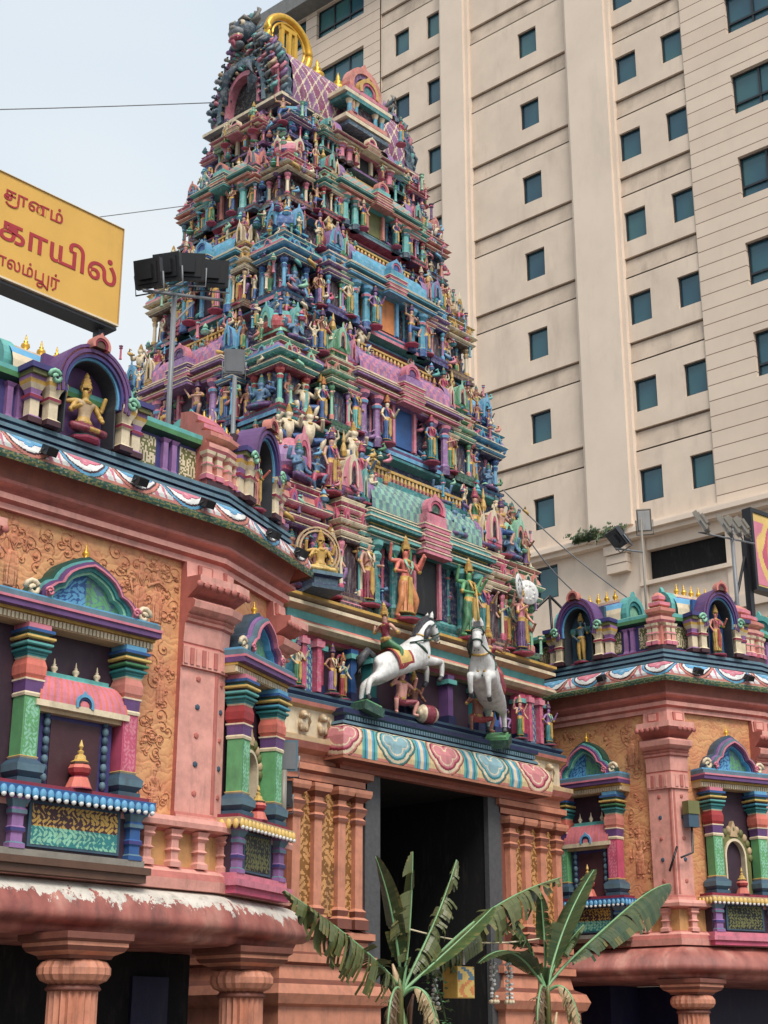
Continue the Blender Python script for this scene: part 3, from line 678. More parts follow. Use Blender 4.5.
    for nm, fr, half in face_frames(hw, hd):
        if nm == 'back': continue
        for _ in range(int(half * (46 if nm == 'front' else 40 if nm == 'left' else 24))):
            u = oc.uniform(-half - .1, half + .1)
            if nm == 'front' and abs(u) < cb * .4: continue
            zr = oc.choice([(.04, .12), (.36, .5), (.5, .66), (.58, .78), (.74, .95), (.1, .38)]); z = z0 + h * oc.uniform(*zr); y = oc.uniform(-.30, -.06) if zr[0] < .55 else oc.uniform(-.18, .14); s = oc.uniform(.05, .11); c = oc.choice(OC); dd = oc.choice((-1, 1))
            k = oc.random()
            if k < .45: mb.tube([(u - dd * s, y, z), (u, y - s * .4, z + s * .3), (u + dd * s, y, z + s), (u + dd * s * .5, y - .01, z + s * 1.8), (u, y, z + s * 1.4)], [s * .2, s * .42, s * .4, s * .25, s * .1], 5, c, fr)
            elif k < .75: mb.lathe([(s * .5, 0), (s * .8, s * .5), (s * .35, s), (s * .5, s * 1.2), (s * .05, s * 2.1)], 6, [c, oc.choice(OC), c, c], (u, y, z), fr)
            else: mb.lathe([(s * .35, 0), (s * .25, s * .4), (s * .22, s * 2.6), (s * .45, s * 2.9), (s * .3, s * 3.2), (s * .5, s * 3.5)], 6, [c, c, c, oc.choice(OC)], (u, y, z), fr)
    t = mb.build('tier', M['towerpaint'], gop)
    ff = {nm: (fr, half) for nm, fr, half in face_frames(hw, hd)}
    # pavilions: corners, intermediate bays
    def pav(nm, u, w_, dp, kind, s, hh=1.0, y=None):
        so_ = .11 if kind == 'kuta' else 0; u += so_ * (1 if u > 0 else -1); fr = ff[nm][0]; p = fr @ Vector((u, (dp / 2 - .12 - so_) if y is None else y - .22, z0)); az = {'front': 0, 'left': -pi / 2, 'right': pi / 2, 'back': pi}[nm]
        inst(pav_mesh(kind, s), 'pavilion', t, p, az, (w_, dp, H * .93 * hh))
    cs = [1, 0, 3, 5, 7][ti]
    pav('front', -hw + cw / 2, cw + .1, cw + .1, 'kuta', cs); pav('front', hw - cw / 2, cw + .1, cw + .1, 'kuta', cs + 3)
    pav('back', -hw + cw / 2, cw + .1, cw + .1, 'kuta', cs); pav('back', hw - cw / 2, cw + .1, cw + .1, 'kuta', cs + 3)
    pav('front', -ic, iw, .62, 'panjara', cs + 4, .96, .16); pav('front', ic, iw, .62, 'panjara', cs + 4, .96, .16)
    pav('front', -cb - .16, .36, .5, 'panjara', cs + 1, .9, .12); pav('front', cb + .16, .36, .5, 'panjara', cs + 5, .9, .12)
    for s_ in (-1, 1): pav('left', s_ * six, .46, .5, 'panjara', cs + (6 if s_ < 0 else 3), .92, .14)
    # centre bays: doorway, columns, entablature, barrel roof with gables
    for nm, half, pr in (('front', cb, .16), ('left', sc, .12), ('right', sc, .12)):
        fr = ff[nm][0]; az = {'front': 0, 'left': -pi / 2, 'right': pi / 2}[nm]
        mb = MB(); y0 = -pr - .12; dz = .40 * h; big = nm == 'front'
        dw = half * (.21 if big else .2)
        dm = MB(); dm.b2(-dw, dw, y0 + .04, y0 + .3, .10 * h, dz, P[DOORC[ti]] if big else P['plum'], fr @ Matrix.Translation((0, 0, z0))); dm.build('doorway', M['paint'], t)
        T = fr @ Matrix.Translation((0, 0, z0))
        for s in (-1, 1):
            mb.b2(s * dw, s * (dw + .07), y0 - .02, y0 + .2, .09 * h, dz, C2 if ti else P['pink'], T)
            for u in (half * .92, half * .62) if big else (half * .85,):
                mb.lathe([(.10, .0), (.10, .07 * h), (.07, .09 * h), (.065, .29 * h), (.09, .305 * h), (.10, .325 * h), (.06, .345 * h), (.12, .375 * h), (.13, .40 * h)], 8, [C3, C1, C1, C1, K1, C2, C1, C2], (s * u, y0 - .02, 0), T)
        for z, o, q in ((.40, .10, C1), (.43, .20, C2), (.46, .12, C3), (.485, .26, C1), (.52, .18, C2), (.545, .10, C1)):
            mb.b2(-half - o, half + o, y0 - o * .9, .3, z * h, (z + .026) * h, q, T); mb.b2(-half - o - .015, half + o + .015, y0 - o * .9 - .015, .29, (z + .017) * h, (z + .0235) * h, P['cream'] if q is not C3 else P['gold'], T)
        # barrel roof
        n = 10; rz = .20 * h; rd = .36
        arc = lambda k: (y0 + .34 - rd * 1.15 * math.cos(pi * k) , .575 * h + rz * math.sin(pi * k) ** .8)
        def fnb(u, v): y, z = arc(v); return ((u * 2 - 1) * (half + .04), y, z)
        def patb(u, v):
            k = int(u * (half * 2) / .09); m = int(v * 16); return mixc(P['slateL'] if ti == 0 else C1, P['mint'] if ti == 0 else C2, .75 if (k + m) % 2 else .1)
        mb.grid(fnb, int(half * 2 / .045), 16, patb, T)
        mb.b2(-half - .02, half + .02, y0 + .26, y0 + .42, .575 * h + rz * .9, .575 * h + rz * 1.12, C1, T)
        for s in (-1, 1):
            kudu(mb, rd * 1.05, 0, T @ Matrix.Translation((s * (half + .02), y0 + .34, .575 * h + rz * .42)) @ Matrix.Rotation(s * pi / 2, 4, 'Z'), P['lilac'], C2, C3)
        # central gable
        gp = [C2, P['rose'], P['pink']] if big else [C1, C3, C2]
        gw = half * (.23 if big else .32)
        for z, o, q in ((.40, 1.12, 0), (.435, 1.0, 1), (.47, 1.14, 2), (.505, .96, 0), (.54, 1.06, 1)):
            mb.b2(-gw * o, gw * o, y0 - .28, y0 - .08, z * h, (z + .03) * h, P['pink'] if ti == 0 and big else gp[q % 3], T); mb.b2(-gw * o - .012, gw * o + .012, y0 - .295, y0 - .07, (z + .02) * h, (z + .026) * h, P['cream'], T)
        kudu(mb, gw * .72, y0 - .2, T @ Matrix.Translation((0, 0, .66 * h)), P['pink'] if ti == 0 else C2, gp[1], C3)
        mb.b2(-gw * .8, gw * .8, y0 - .26, y0 + .2, .57 * h, .63 * h, P['pink'] if ti == 0 else C1, T)
        # balustrade of the floor above
        if ti < 4:
            n = int(half * 2 / .11)
            mb.b2(-half * .95, half * .95, y0 + .30, y0 + .36, .86 * h, .875 * h, P['gold'], T); mb.b2(-half * .95, half * .95, y0 + .30, y0 + .38, .795 * h, .81 * h, K1, T)
            for k in range(n): mb.lathe([(.02, .81 * h), (.034, .83 * h), (.02, .86 * h)], 6, [P['salmon'], P['gold']], (-half * .95 + half * 1.9 * (k + .5) / n, y0 + .33, 0), T)
        else:
            for k in range(3): mb.lathe([(.03, 0), (.06, .06), (.03, .12), (.003, .22)], 6, P['gold'], ((k - 1) * half * .7, y0 + .34, .575 * h + rz), T)
        mb.build('shrine', M['towerpaint'], t)
    # statues
    def stat(nm, u, y, z, s, i, seat=False, az=0):
        global nst
        fr = ff[nm][0]; p = fr @ Vector((u, y, z0 + z + .03 * s)); a = {'front': 0, 'left': -pi / 2, 'right': pi / 2}[nm] + az
        inst(seat_mesh(i % 10) if seat else fig_mesh(i % 24), 'statue', t, p, a, (s * 1.0, s, s)); nst += 1
    sl = .345 * H; su = .31 * H; q = random.Random(40 + ti)
    R1 = lambda: q.randrange(24)
    for s in (-1, 1):
        if ti > 0: stat('front', s * cb * .5, -.42, .03 * h, sl, R1())
        stat('front', s * cb * 1.06, -.30, .04 * h, sl, R1())
        stat('front', s * (ic - iw / 2 - .06), -.24, .04 * h, sl * .9, R1())
        if ti < 3: stat('front', s * (hw - cw - .12), -.1, .04 * h, sl, R1())
        stat('front', s * (ic + iw / 2 + .04), -.2, .04 * h, sl * .9, R1())
        stat('front', s * (ic + iw / 2 + .05), -.16, .585 * h, su, R1())
        if ti < 4: stat('front', s * (cb + .1), -.14, .585 * h, su, R1())
    for s in (-1, 1):
        stat('left', s * sc * .5, -.36, .04 * h, sl, R1()); stat('left', s * (sc + .12), -.2, .04 * h, sl, R1())
        stat('left', s * (sc + .1), -.14, .58 * h, su, R1())
        if ti < 4: stat('left', s * (hd - cw - .08), -.12, .04 * h, sl, R1())
        if ti < 2: stat('left', s * (hd - cw - .1), -.06, .58 * h, su, R1())
    # the mass of small figures
    for nm in ('front', 'left', 'right'):
        fr, half = ff[nm]; a = {'front': 0, 'left': -pi / 2, 'right': pi / 2}[nm]
        for zz, hh, st, yy in ((.58 * h, .19 * H, .46, -.17), (.40 * h, .10 * H, .6, -.12), (.80 * h, .18 * H, .5, .14), (.06 * h, .25 * H, .44, -.05)):
            n = int(2 * half / st)
            for k in range(n):
                u = -half + 2 * half * (k + .5) / n + rr.uniform(-.06, .06)
                if nm == 'front' and abs(u) < cb * (.45 if zz < .1 * h or zz > .5 * h else .9): continue
                small_fig(tuple(fr @ Vector((u, yy + rr.uniform(-.05, .05), z0 + zz))), a + rr.uniform(-.4, .4), hh * rr.uniform(.85, 1.1))
print('statues', nst)
tag(small.build('small_statue', M['fig'], gop), kind='stuff')

# crowning barrel roof
rt = MB(); ZE = 19.62
pth = [(XC - 2.16, YC - 1.12), (XC + 2.06, YC - 1.12), (XC + 2.06, YC + 1.12), (XC - 2.16, YC + 1.12)]
sweep(rt, pth, [(-.3, -.12), (-.05, -.12), (-.05, -.02), (.08, .0), (.08, .07), (-.02, .09), (-.1, .22), (-.15, .22)], [P['slate'], P['maroon'], P['grey'], P['cream'], P['slateL'], P['violet'], P['slate']], True, z0=ZE)
RZ, RD = 1.68, 1.02
def rb(u, v):
    a = pi * v; bul = 1 + .10 * math.sin(a) * abs(math.cos(a)) * 2
    return ((u * 2 - 1) * 1.78 + XC, YC - RD * bul * math.cos(a), ZE + .16 + RZ * math.sin(a) ** .85)
def rp(u, v):
    k = (u * 13 + v * 11) % 1.0; m = (u * 13 - v * 11) % 1.0
    return P['cream'] if min(k, m) < .12 else mixc(P['crimson'], P['lilac'], .35 if int(u * 13 + v * 11) % 2 else .7)
rt.grid(rb, 150, 110, rp)
rt.b2(XC - 1.78, XC + 1.78, YC - .14, YC + .14, ZE + RZ + .12, ZE + RZ + .24, P['violet'])
roof = rt.build('roof', M['towerpaint'], gop)
# ridge finials
for i, x in enumerate((-1.2, -.05, .62, 1.2, 1.65)):
    mb = MB(); mb.lathe([(.12, 0), (.15, .04), (.08, .09), (.17, .2), (.16, .28), (.06, .36), (.10, .41), (.04, .46), (.05, .52), (.004, .68)], 12, P['gold'], (XC + x, YC, ZE + RZ + .22)); mb.build('finial', M['gold'], roof)
# end gables: pointed horseshoe of leaves round an arch, a fanged guardian head at the top
def gable(side, name='gable'):
    mb = MB(); T = frame((XC + (-1.98 if side < 0 else 1.80), YC, ZE + .1), side * pi / 2); g = random.Random(3)
    RW, RH = .96, 1.60
    def horse(r, n=36, jag=0):
        o = []
        for i in range(n + 1):
            a = -.14 + (pi + .28) * i / n; q = r * (1 + (jag if i % 2 else 0)); pt = abs(math.cos(a)) ** .85 * (1 if math.cos(a) > 0 else -1)
            o.append((q * RW * pt * 1.06, .16 + q * RH * math.sin(a)))
        return o
    S = ['slateL', 'stone', 'lilac', 'pink', 'slate', 'tealL', 'grey', 'beige']; cs = [mixc(P[k], P['dgrey'], .12) for k in S]
    for r0, r1, jg, y, c in ((1.05, .93, .05, -.08, 4), (.94, .80, .03, -.16, 3), (.81, .70, .04, -.22, 1), (.71, .60, .0, -.28, 0), (.61, .50, .05, -.20, 2), (.51, .44, 0, -.26, 3)): mb.ring(horse(r0, jag=jg), horse(r1), y, .12, cs[c], T)
    mb.plate(horse(.45), -.06, .12, P['black'], T)
    # rows of curled leaves laid over the bands
    for r, n, s in ((.98, 26, .10), (.86, 24, .085), (.75, 22, .075), (.56, 16, .07)):
        for i in range(n):
            a = -.05 + (pi + .1) * (i + .5) / n; q_ = r + g.uniform(-.04, .04); x, z = q_ * RW * math.cos(a), .16 + q_ * RH * math.sin(a); k = g.uniform(.6, 1.3) * s; d = 1 if math.cos(a) > 0 else -1; c = cs[g.randrange(8)]
            mb.tube([(x - d * k * .8, -.18, z - k * .7), (x, -.26 - k * .4, z), (x + d * k * .9, -.24, z + k * .6), (x + d * k * .7, -.2, z + k * 1.5), (x + d * k * .1, -.22, z + k * 1.35)], [k * .25, k * .5, k * .5, k * .3, k * .08], 6, c, T)
            if i % 3 == 0: mb.ball((x, -.27 - k * .4, z), k * .28, P[g.choice(['cream', 'rose', 'gold', 'mint'])], T, 6, 4)
    for i in range(31): # outer flames
        a = pi * i / 30; x, z = 1.03 * RW * math.cos(a), .16 + 1.03 * RH * math.sin(a); k = g.uniform(.6, 1.5); d = 1 if x > 0 else -1
        mb.tube([(x, -.05, z), (x * 1.07, -.08, z + .04), (x * 1.10 + d * .05, -.06, z + .12 * k), (x * 1.06 + d * .02, -.05, z + .2 * k)], [.07, .07, .04, .006], 6, cs[i % 6], T)
    # guardian head
    hz = 1.93; c1, c2, c3 = mixc(P['slate'], P['dgrey'], .3), mixc(P['grey'], P['slate'], .3), mixc(P['stone'], P['dgrey'], .3)
    mb.ball((0, -.26, hz), (.34, .28, .30), c1, T, 14, 9); mb.ball((0, -.46, hz - .12), (.20, .17, .13), c2, T, 12, 8); mb.ball((0, -.58, hz - .06), (.09, .07, .07), c3, T)
    mb.ball((0, -.5, hz - .27), (.19, .11, .055), P['rose'], T); mb.ball((0, -.47, hz - .21), (.18, .13, .03), P['cream'], T); mb.ball((0, -.42, hz - .38), (.16, .12, .08), c2, T); mb.tube([(0, -.5, hz - .28), (0, -.56, hz - .4), (0, -.5, hz - .5)], [.07, .06, .02], 7, P['rose'], T)
    for s in (-1, 1):
        mb.ball((s * .15, -.46, hz + .07), (.09, .07, .085), P['cream'], T); mb.ball((s * .15, -.525, hz + .06), (.04, .02, .045), P['black'], T, 6, 5)
        mb.tube([(s * .06, -.47, hz + .17), (s * .2, -.45, hz + .22), (s * .33, -.36, hz + .12)], [.045, .055, .015], 6, c3, T)
        mb.tube([(s * .26, -.24, hz + .14), (s * .42, -.26, hz + .2), (s * .43, -.24, hz + .4), (s * .34, -.22, hz + .52)], [.09, .075, .05, .01], 7, c3, T)
        mb.tube([(s * .12, -.52, hz - .2), (s * .14, -.56, hz - .33)], [.03, .006], 5, P['cream'], T)
        for k in range(4): mb.tube([(s * .28, -.2, hz - .05 - k * .09), (s * .42, -.2, hz - .02 - k * .1), (s * .48, -.16, hz + .1 - k * .1)], [.06, .05, .008], 6, cs[k], T)
    for i in range(7): x = (i - 3) * .09; mb.tube([(x, -.22, hz + .22), (x * 1.3, -.26, hz + .36), (x * 1.6, -.2, hz + .50 - abs(i - 3) * .04)], [.065, .055, .008], 6, cs[i], T)
    for s in (-1, 1): mb.tube([(s * .10, -.34, 1.15), (s * .36, -.38, .95), (s * .44, -.38, .55), (s * .34, -.36, .28)], [.04, .10, .11, .03], 8, c1, T)
    mb.build(name, M['towerpaint'], roof)
gable(-1); gable(1)
# front dormer with its own small gable, plus the blue attendant and corner bulls under the eave
mb = MB(); T = frame((XC - .02, YC - 1.12, ZE), 0)
for z, o, c in ((-.05, .62, 'slate'), (.10, .70, 'cream'), (.20, .58, 'salmon'), (.62, .66, 'teal'), (.72, .74, 'cream'), (.82, .6, 'pink')): mb.b2(-o, o, -.42, .5, z, z + .09, P[c], T)
mb.b2(-.36, .36, -.28, .4, .28, .62, P['plum'], T)
for x in (-.5, -.3, .3, .5): mb.lathe([(.07, .27), (.05, .33), (.045, .52), (.08, .62)], 8, [P['tealL'], P['aqua'], P['cream']], (x, -.32, 0), T)
kudu(mb, .5, -.2, T @ Matrix.Translation((0, 0, 1.12)), P['salmon'], P['violet'], P['slate']); kudu(mb, .3, -.36, T @ Matrix.Translation((0, 0, 1.0)), P['gold'], P['rose'], P['teal'])
mb.build('dormer', M['towerpaint'], roof)
for (x, y, az, i, s) in ((-2.15, -1.15, -.7, 4, .62), (-1.2, -1.28, 0, 2, .55), (1.5, -1.3, 0, 6, .5), (2.2, -1.15, .6, 1, .6), (-.45, -1.45, 0, 8, .62), (1.1, -1.45, 0, 0, .62), (-2.35, .3, -pi / 2, 3, .6), (-2.35, -.5, -pi / 2, 5, .6)):
    inst(fig_mesh(i), 'statue', roof, (XC + x, YC + y, ZE - .62 if abs(x) > 1.15 else ZE + .3), az, (s, s, s))
# the gilded ring on the ridge
ring = empty('ridge_emblem', (XC - 1.0, YC - .05, ZE + RZ + .1), 'gold ring emblem with upright strokes standing on the tower ridge', 'emblem')
mb = MB(); c0 = Vector((XC - 1.0, YC - .05, 22.02))
pts = [(c0.x + .64 * math.cos(2 * pi * i / 40), c0.y, c0.z + .64 * math.sin(2 * pi * i / 40)) for i in range(41)]
mb.tube(pts, .085, 8, P['gold']); mb.tube([(c0.x + .49 * math.cos(2 * pi * i / 40), c0.y, c0.z + .49 * math.sin(2 * pi * i / 40)) for i in range(41)], .03, 6, P['gold']); mb.build('ring', M['gold'], ring)
mb = MB()
for x, h0, h1 in ((-.2, -.45, .36), (.02, -.5, .4), (.2, -.45, .30)): mb.b2(c0.x + x - .045, c0.x + x + .045, c0.y - .04, c0.y + .04, c0.z + h0, c0.z + h1, P['gold'])
mb.b2(c0.x - .26, c0.x + .22, c0.y - .042, c0.y + .042, c0.z + .30, c0.z + .40, P['gold']); mb.build('emblem_strokes', M['gold'], ring)

# ------------------------------------------------------------------ lower storey (statue ledge), gateway base
z0 = 6.95; hw0, hd0 = 3.52, 3.02
mb = MB(); base = tower_path(3.62, 3.1, [(-1, 1, 0)], [(-1, 1, 0)])
N0, N1 = P['navy'], P['slate']
fb0 = [(-9, -2.35, 0), (-2.35, 2.35, .0), (2.35, 9, 0)]
sweep(mb, base, [(-.5, 6.72), (.16, 6.74), (.16, 6.80), (.08, 6.83), (.12, 6.88), (.12, 6.92), (.02, 6.95), (-.30, 6.97), (-.30, 7.86), (-.16, 7.88), (-.16, 7.95), (-.05, 7.98), (.06, 8.03), (.06, 8.07), (-.04, 8.14), (-.1, 8.17), (-.1, 8.3), (.06, 8.36), (.06, 8.42), (.0, 8.46), (.08, 8.5), (.08, 8.55), (-.6, 8.56)],
      [N0, N1, P['slateL'], N0, N1, P['tealL'], N0, P['plum'], P['beige'], P['crimson'], P['beige'], P['cream'], P['cream'], P['salmon'], P['navy'], P['tealL'], P['beige'], P['cream'], P['brown'], P['beige'], P['gold'], P['beige']], True)
T = frame((XC, YC - 3.1, 0), 0)
for i, x in enumerate((-3.35, -2.75, -1.95, -1.45, -.6, .6, 1.45, 1.95, 2.75, 3.35)):
    c = P[['aqua', 'rose', 'blue', 'teal', 'violet', 'violet', 'teal', 'blue', 'rose', 'aqua'][i]]
    mb.b2(x - .10, x + .10, .04, .35, 6.97, 7.12, P['navy'], T); mb.b2(x - .07, x + .07, .08, .35, 7.12, 7.7, c, T); mb.b2(x - .12, x + .12, .02, .35, 7.7, 7.78, P['tealL'], T); mb.b2(x - .09, x + .09, .06, .35, 7.78, 7.87, c, T)
TL = frame((XC - 3.62, YC, 0), -pi / 2)
for x in (-2.6, -1.6, -.6, .6, 1.6, 2.6): mb.b2(x - .08, x + .08, .05, .35, 6.97, 7.87, P['aqua'], TL)
low0 = mb.build('statue_storey', M['paint'], gop)
for x in (-3.05, 3.05): # carved blue panels in pink frames
    mb = MB()
    for s in (-.17, .17): mb.b2(x + s - .05, x + s + .05, -.02, .3, 6.98, 7.86, P['rose'], T); mb.b2(x + s - .09, x + s + .09, -.05, .3, 7.72, 7.82, P['pink'], T)
    mb.grid(lambda u, v, x=x: (x - .12 + .24 * u, .1, 6.99 + .85 * v), 14, 40, lambda u, v: P['mint'] if math.sin(u * 14) * math.sin(v * 40 + 3 * math.sin(u * 9)) > .1 else P['blue'], T)
    mb.build('carved_panel', M['towerpaint'], low0)
for (x, y, i, s, az) in ((-3.38, -.02, 3, .72, 0), (-2.62, -.06, 8, .74, 0), (-2.2, .1, 6, .7, .2), (2.5, -.04, 1, .72, 0), (3.4, -.05, 20, .74, 0), (1.75, .1, 9, .7, 0), (2.12, .1, 16, .7, 0)):
    p = T @ Vector((x, y, 6.98)); inst(fig_mesh(i), 'statue', low0, p, az, (s, s, s))
# gateway block: hollow round the doorway passage
gb = MB(); DW = 1.44; DH = 5.80
def gblock(mb, prof, cols): # same moulding on the parts left and right of the door
    for s in (0, 1):
        if s == 0: p = [(XC - DW - .38, 17.0), ]; p = [(XC - 3.62, YC + 3.1), (XC - 3.62, 17.0), (XC - DW - .38, 17.0), (XC - DW - .38, 17.2)]
        else: p = [(XC + DW + .38, 17.2), (XC + DW + .38, 17.0), (XC + 3.62, 17.0), (XC + 3.62, YC + 3.1)]
        sweep(mb, p, prof, cols, False)
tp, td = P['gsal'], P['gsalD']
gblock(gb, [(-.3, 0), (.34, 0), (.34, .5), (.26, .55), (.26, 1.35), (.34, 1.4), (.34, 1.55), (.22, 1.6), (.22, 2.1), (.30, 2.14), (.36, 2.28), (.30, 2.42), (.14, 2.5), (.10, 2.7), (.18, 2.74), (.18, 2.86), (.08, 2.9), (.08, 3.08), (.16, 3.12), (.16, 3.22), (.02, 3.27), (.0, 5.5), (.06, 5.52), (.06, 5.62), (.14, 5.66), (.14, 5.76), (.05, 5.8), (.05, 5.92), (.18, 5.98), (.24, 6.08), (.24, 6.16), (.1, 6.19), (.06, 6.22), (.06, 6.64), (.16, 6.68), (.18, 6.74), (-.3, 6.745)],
       [td, tp, td, tp, tp, tp, td, tp, tp, tp, tp, td, tp, td, tp, td, tp, td, tp, td, P['gsalD'], td, tp, td, tp, td, tp, tp, P['salmon'], P['beige'], td, P['beige'], P['cream'], P['beige'], P['salmon'], td])  # brown wall behind the pilasters carries its shade in the colour
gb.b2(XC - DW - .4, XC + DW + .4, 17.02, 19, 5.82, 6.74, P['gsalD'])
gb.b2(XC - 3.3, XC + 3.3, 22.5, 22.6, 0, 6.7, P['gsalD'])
base_o = gb.build('gateway_base', M['paint'], gop)
mb = MB()
for s in (-1, 1):
    mb.b2(XC + s * DW, XC + s * (DW + .36), 16.94, 17.04, 0, DH, P['grey'])
mb.b2(XC - DW - .36, XC + DW + .36, 16.95, 17.04, DH, DH + .2, P['grey']); mb.build('door_frame', M['stonejamb'], gop)
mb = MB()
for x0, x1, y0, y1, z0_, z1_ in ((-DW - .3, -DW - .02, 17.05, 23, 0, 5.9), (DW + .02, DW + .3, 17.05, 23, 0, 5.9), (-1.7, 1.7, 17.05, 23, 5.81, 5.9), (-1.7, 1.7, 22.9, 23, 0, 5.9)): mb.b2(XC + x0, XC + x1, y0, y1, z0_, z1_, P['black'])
mb.build('passage', M['dark'], gop)  # passage walls near-black, the doorway's darkness put into their colour
# pilasters with gold-brown carved panels between them
for x in (-3.44, -2.96, -2.42, -2.02, 2.06, 2.5, 2.98, 3.46):
    mb = MB(); X = XC + x
    mb.lathe([(.16, 3.27), (.16, 3.42), (.11, 3.46), (.13, 3.55), (.085, 3.6), (.085, 4.9), (.12, 4.93), (.12, 4.98), (.085, 5.02), (.13, 5.1), (.14, 5.16), (.09, 5.2), (.09, 5.26), (.18, 5.34), (.2, 5.4), (.2, 5.46)], 4, [td, tp, td, tp, tp, tp, td, tp, tp, td, tp, tp, td, tp, tp], (X, 16.96, 0)); mb.build('pilaster', M['paint'], gop)
def arab(u, v, s, a, b): return a if math.sin(u * s + 2.2 * math.sin(v * s * .8)) * math.sin(v * s * 1.1 + 1.7 * math.sin(u * s * .9)) > .05 else b
for a, b in ((-3.36, -3.04), (-2.88, -2.5), (-2.34, -2.1), (2.14, 2.42), (2.58, 2.9), (3.06, 3.38)):
    mb = MB(); mb.grid(lambda u, v, a=a, b=b: (XC + a + (b - a) * u, 16.965, 3.45 + 1.9 * v), int((b - a) / .025), 76, lambda u, v, a=a, b=b: arab(u * (b - a), v * 1.9, 26, P['ochre'], rgb(132, 88, 40))); mb.build('carved_panel', M['paint'], gop)
# lion frieze above the pilasters
for x in (-3.3, -2.86, -2.42, -2.02, 2.06, 2.46, 2.86, 3.3):
    mb = MB(); T2 = frame((XC + x, 16.92, 6.24), 0)
    mb.ball((0, 0, .15), (.1, .07, .13), P['cream'], T2); mb.ball((-.03, -.05, .28), (.075, .07, .075), P['beige'], T2); mb.ball((-.05, -.11, .26), (.04, .04, .035), P['cream'], T2)
    for q in (-.07, .05): mb.tube([(q, -.03, .14), (q - .02, -.06, .02)], [.035, .03], 6, P['beige'], T2)
    mb.tube([(.09, 0, .08), (.15, -.02, .2), (.1, -.03, .32)], [.025, .022, .03], 6, P['beige'], T2); mb.build('lion', M['fig'], base_o)
# awning with painted lotus band
aw = MB(); ap = [(XC - 2.52, 17.1), (XC - 2.52, 16.78), (XC + 2.52, 16.78), (XC + 2.52, 17.1)]
sweep(aw, ap, [(-.3, 5.82), (-.05, 5.83), (.05, 5.86), (.27, 5.87), (.28, 5.91)], [P['soffit'], P['soffit'], P['gsalD'], P['gsal']])
def lot(s, t):
    p = 1.16; k = int((s + 20) // p); x = ((s + 20) % p) / p - .5; ax = abs(x)
    hot = P['rose'] if k % 2 else P['aqua']; hd_ = P['crimson'] if k % 2 else P['teal']
    lob = min(((ax - .13) / .17) ** 2 + ((t - .64) / .30) ** 2, (ax / .20) ** 2 + ((t - .46) / .34) ** 2)
    if .34 < lob < .46: return P['cream']
    if lob < .7: return mixc(hot, P['cream'], .25)
    if lob < .8: return hot
    if lob < 1.1: return hd_
    if lob < 1.65: return P['cream']
    if lob < 2.0: return P['salmon'] if k % 2 else P['teal']
    if lob < 2.25: return P['brown']
    if ax > .465: return P['cream']
    if ax > .36 and t < .94: return P['sky'] if ax > .43 else (P['teal'] if ax > .405 else P['tealL'])
    if t < .08: return P['salmon']
    return mixc(P['cream'], P['yellow'], .45) if lob < 4.2 else P['cream']
band(aw, ap, [(.28, 5.915), (.30, 6.04), (.28, 6.24), (.20, 6.39), (.10, 6.45)], .012, 40, lot)
sweep(aw, ap, [(.08, 6.452), (.12, 6.47), (.10, 6.52), (.04, 6.54), (.04, 6.62), (.12, 6.65), (.12, 6.72), (.02, 6.75), (-.5, 6.76)], [P['navy'], P['slateL'], P['navy'], P['indigo'], P['slateL'], P['navy'], P['slate'], P['navy']])
for i in range(78): aw.b2(XC - 2.54 + 5.1 * i / 78, XC - 2.50 + 5.1 * i / 78, 16.66, 16.74, 6.545, 6.61, P['slateL'])
aw.build('awning', M['paint'], gop)
mb = MB(); mb.b2(XC - 2.5, XC + 2.5, 16.85, 17.0, 5.77, 5.9, P['soffit']); mb.build('awning_beam', M['paint'], gop)
# ------------------------------------------------------------------ the two temple wings
A0 = (12.70, 14.4); A1 = (14.40, 15.02); CH = math.atan2(A1[1] - A0[1], A1[0] - A0[0])
B0, B1 = (26.96, 14.29), (24.80, 15.08); CHR = math.atan2(B0[1] - B1[1], B0[0] - B1[0])
def mir(p): return (2 * XC - p[0], p[1])
LP = [(3.0, 14.4), A0, A1, (14.40, 24.0)]
RP = [(24.80, 24.0), B1, B0, (38.0, 14.29)]
tp, td = P['tpink'], P['tpinkD']
def lotus(s, t): # draped lotus petals, alternately pink and blue, with scrolled outlines
    p = .80; k = int((s + 30) // p); x = ((s + 30) % p) / p - .5; y = t
    c, dk = (P['sky'], P['blue']) if k % 2 else (P['pink'], P['crimson'])
    x += .05 * math.sin(y * 5)
    e1 = ((x - .13) / .19) ** 2 + ((y - .84) / .40) ** 2; e2 = ((x + .13) / .19) ** 2 + ((y - .84) / .40) ** 2; e3 = (x / .1) ** 2 + ((y - .52) / .2) ** 2
    e = min(e1, e2, e3)
    if e < .62: return mixc(c, P['white'], .25 if e < .2 else 0)
    if e < 1.0: return c
    if e < 1.22: return dk
    d = math.hypot(x * 1.6, y - .75)
    if .60 < d < .66: return P['maroon']
    if .66 < d < .74: return P['salmon'] if k % 2 else P['sky']
    if .74 < d < .77: return P['brown']
    if y < .1: return P['salmon']
    return P['white'] if math.sin(x * 30 + y * 4) > -.3 or d < .6 else P['pink']
def vine(s, t): return P['olive'] if math.sin(s * 30 + 2.5 * math.sin(t * 6)) * math.sin(t * 6 + 2 * math.sin(s * 19)) > .1 else (P['stone'] if math.sin(s * 47) * math.sin(t * 9 + s * 5) > .7 else P['dgreen'])
def fpt(T, x, z): return T @ Vector((x, 0, z))
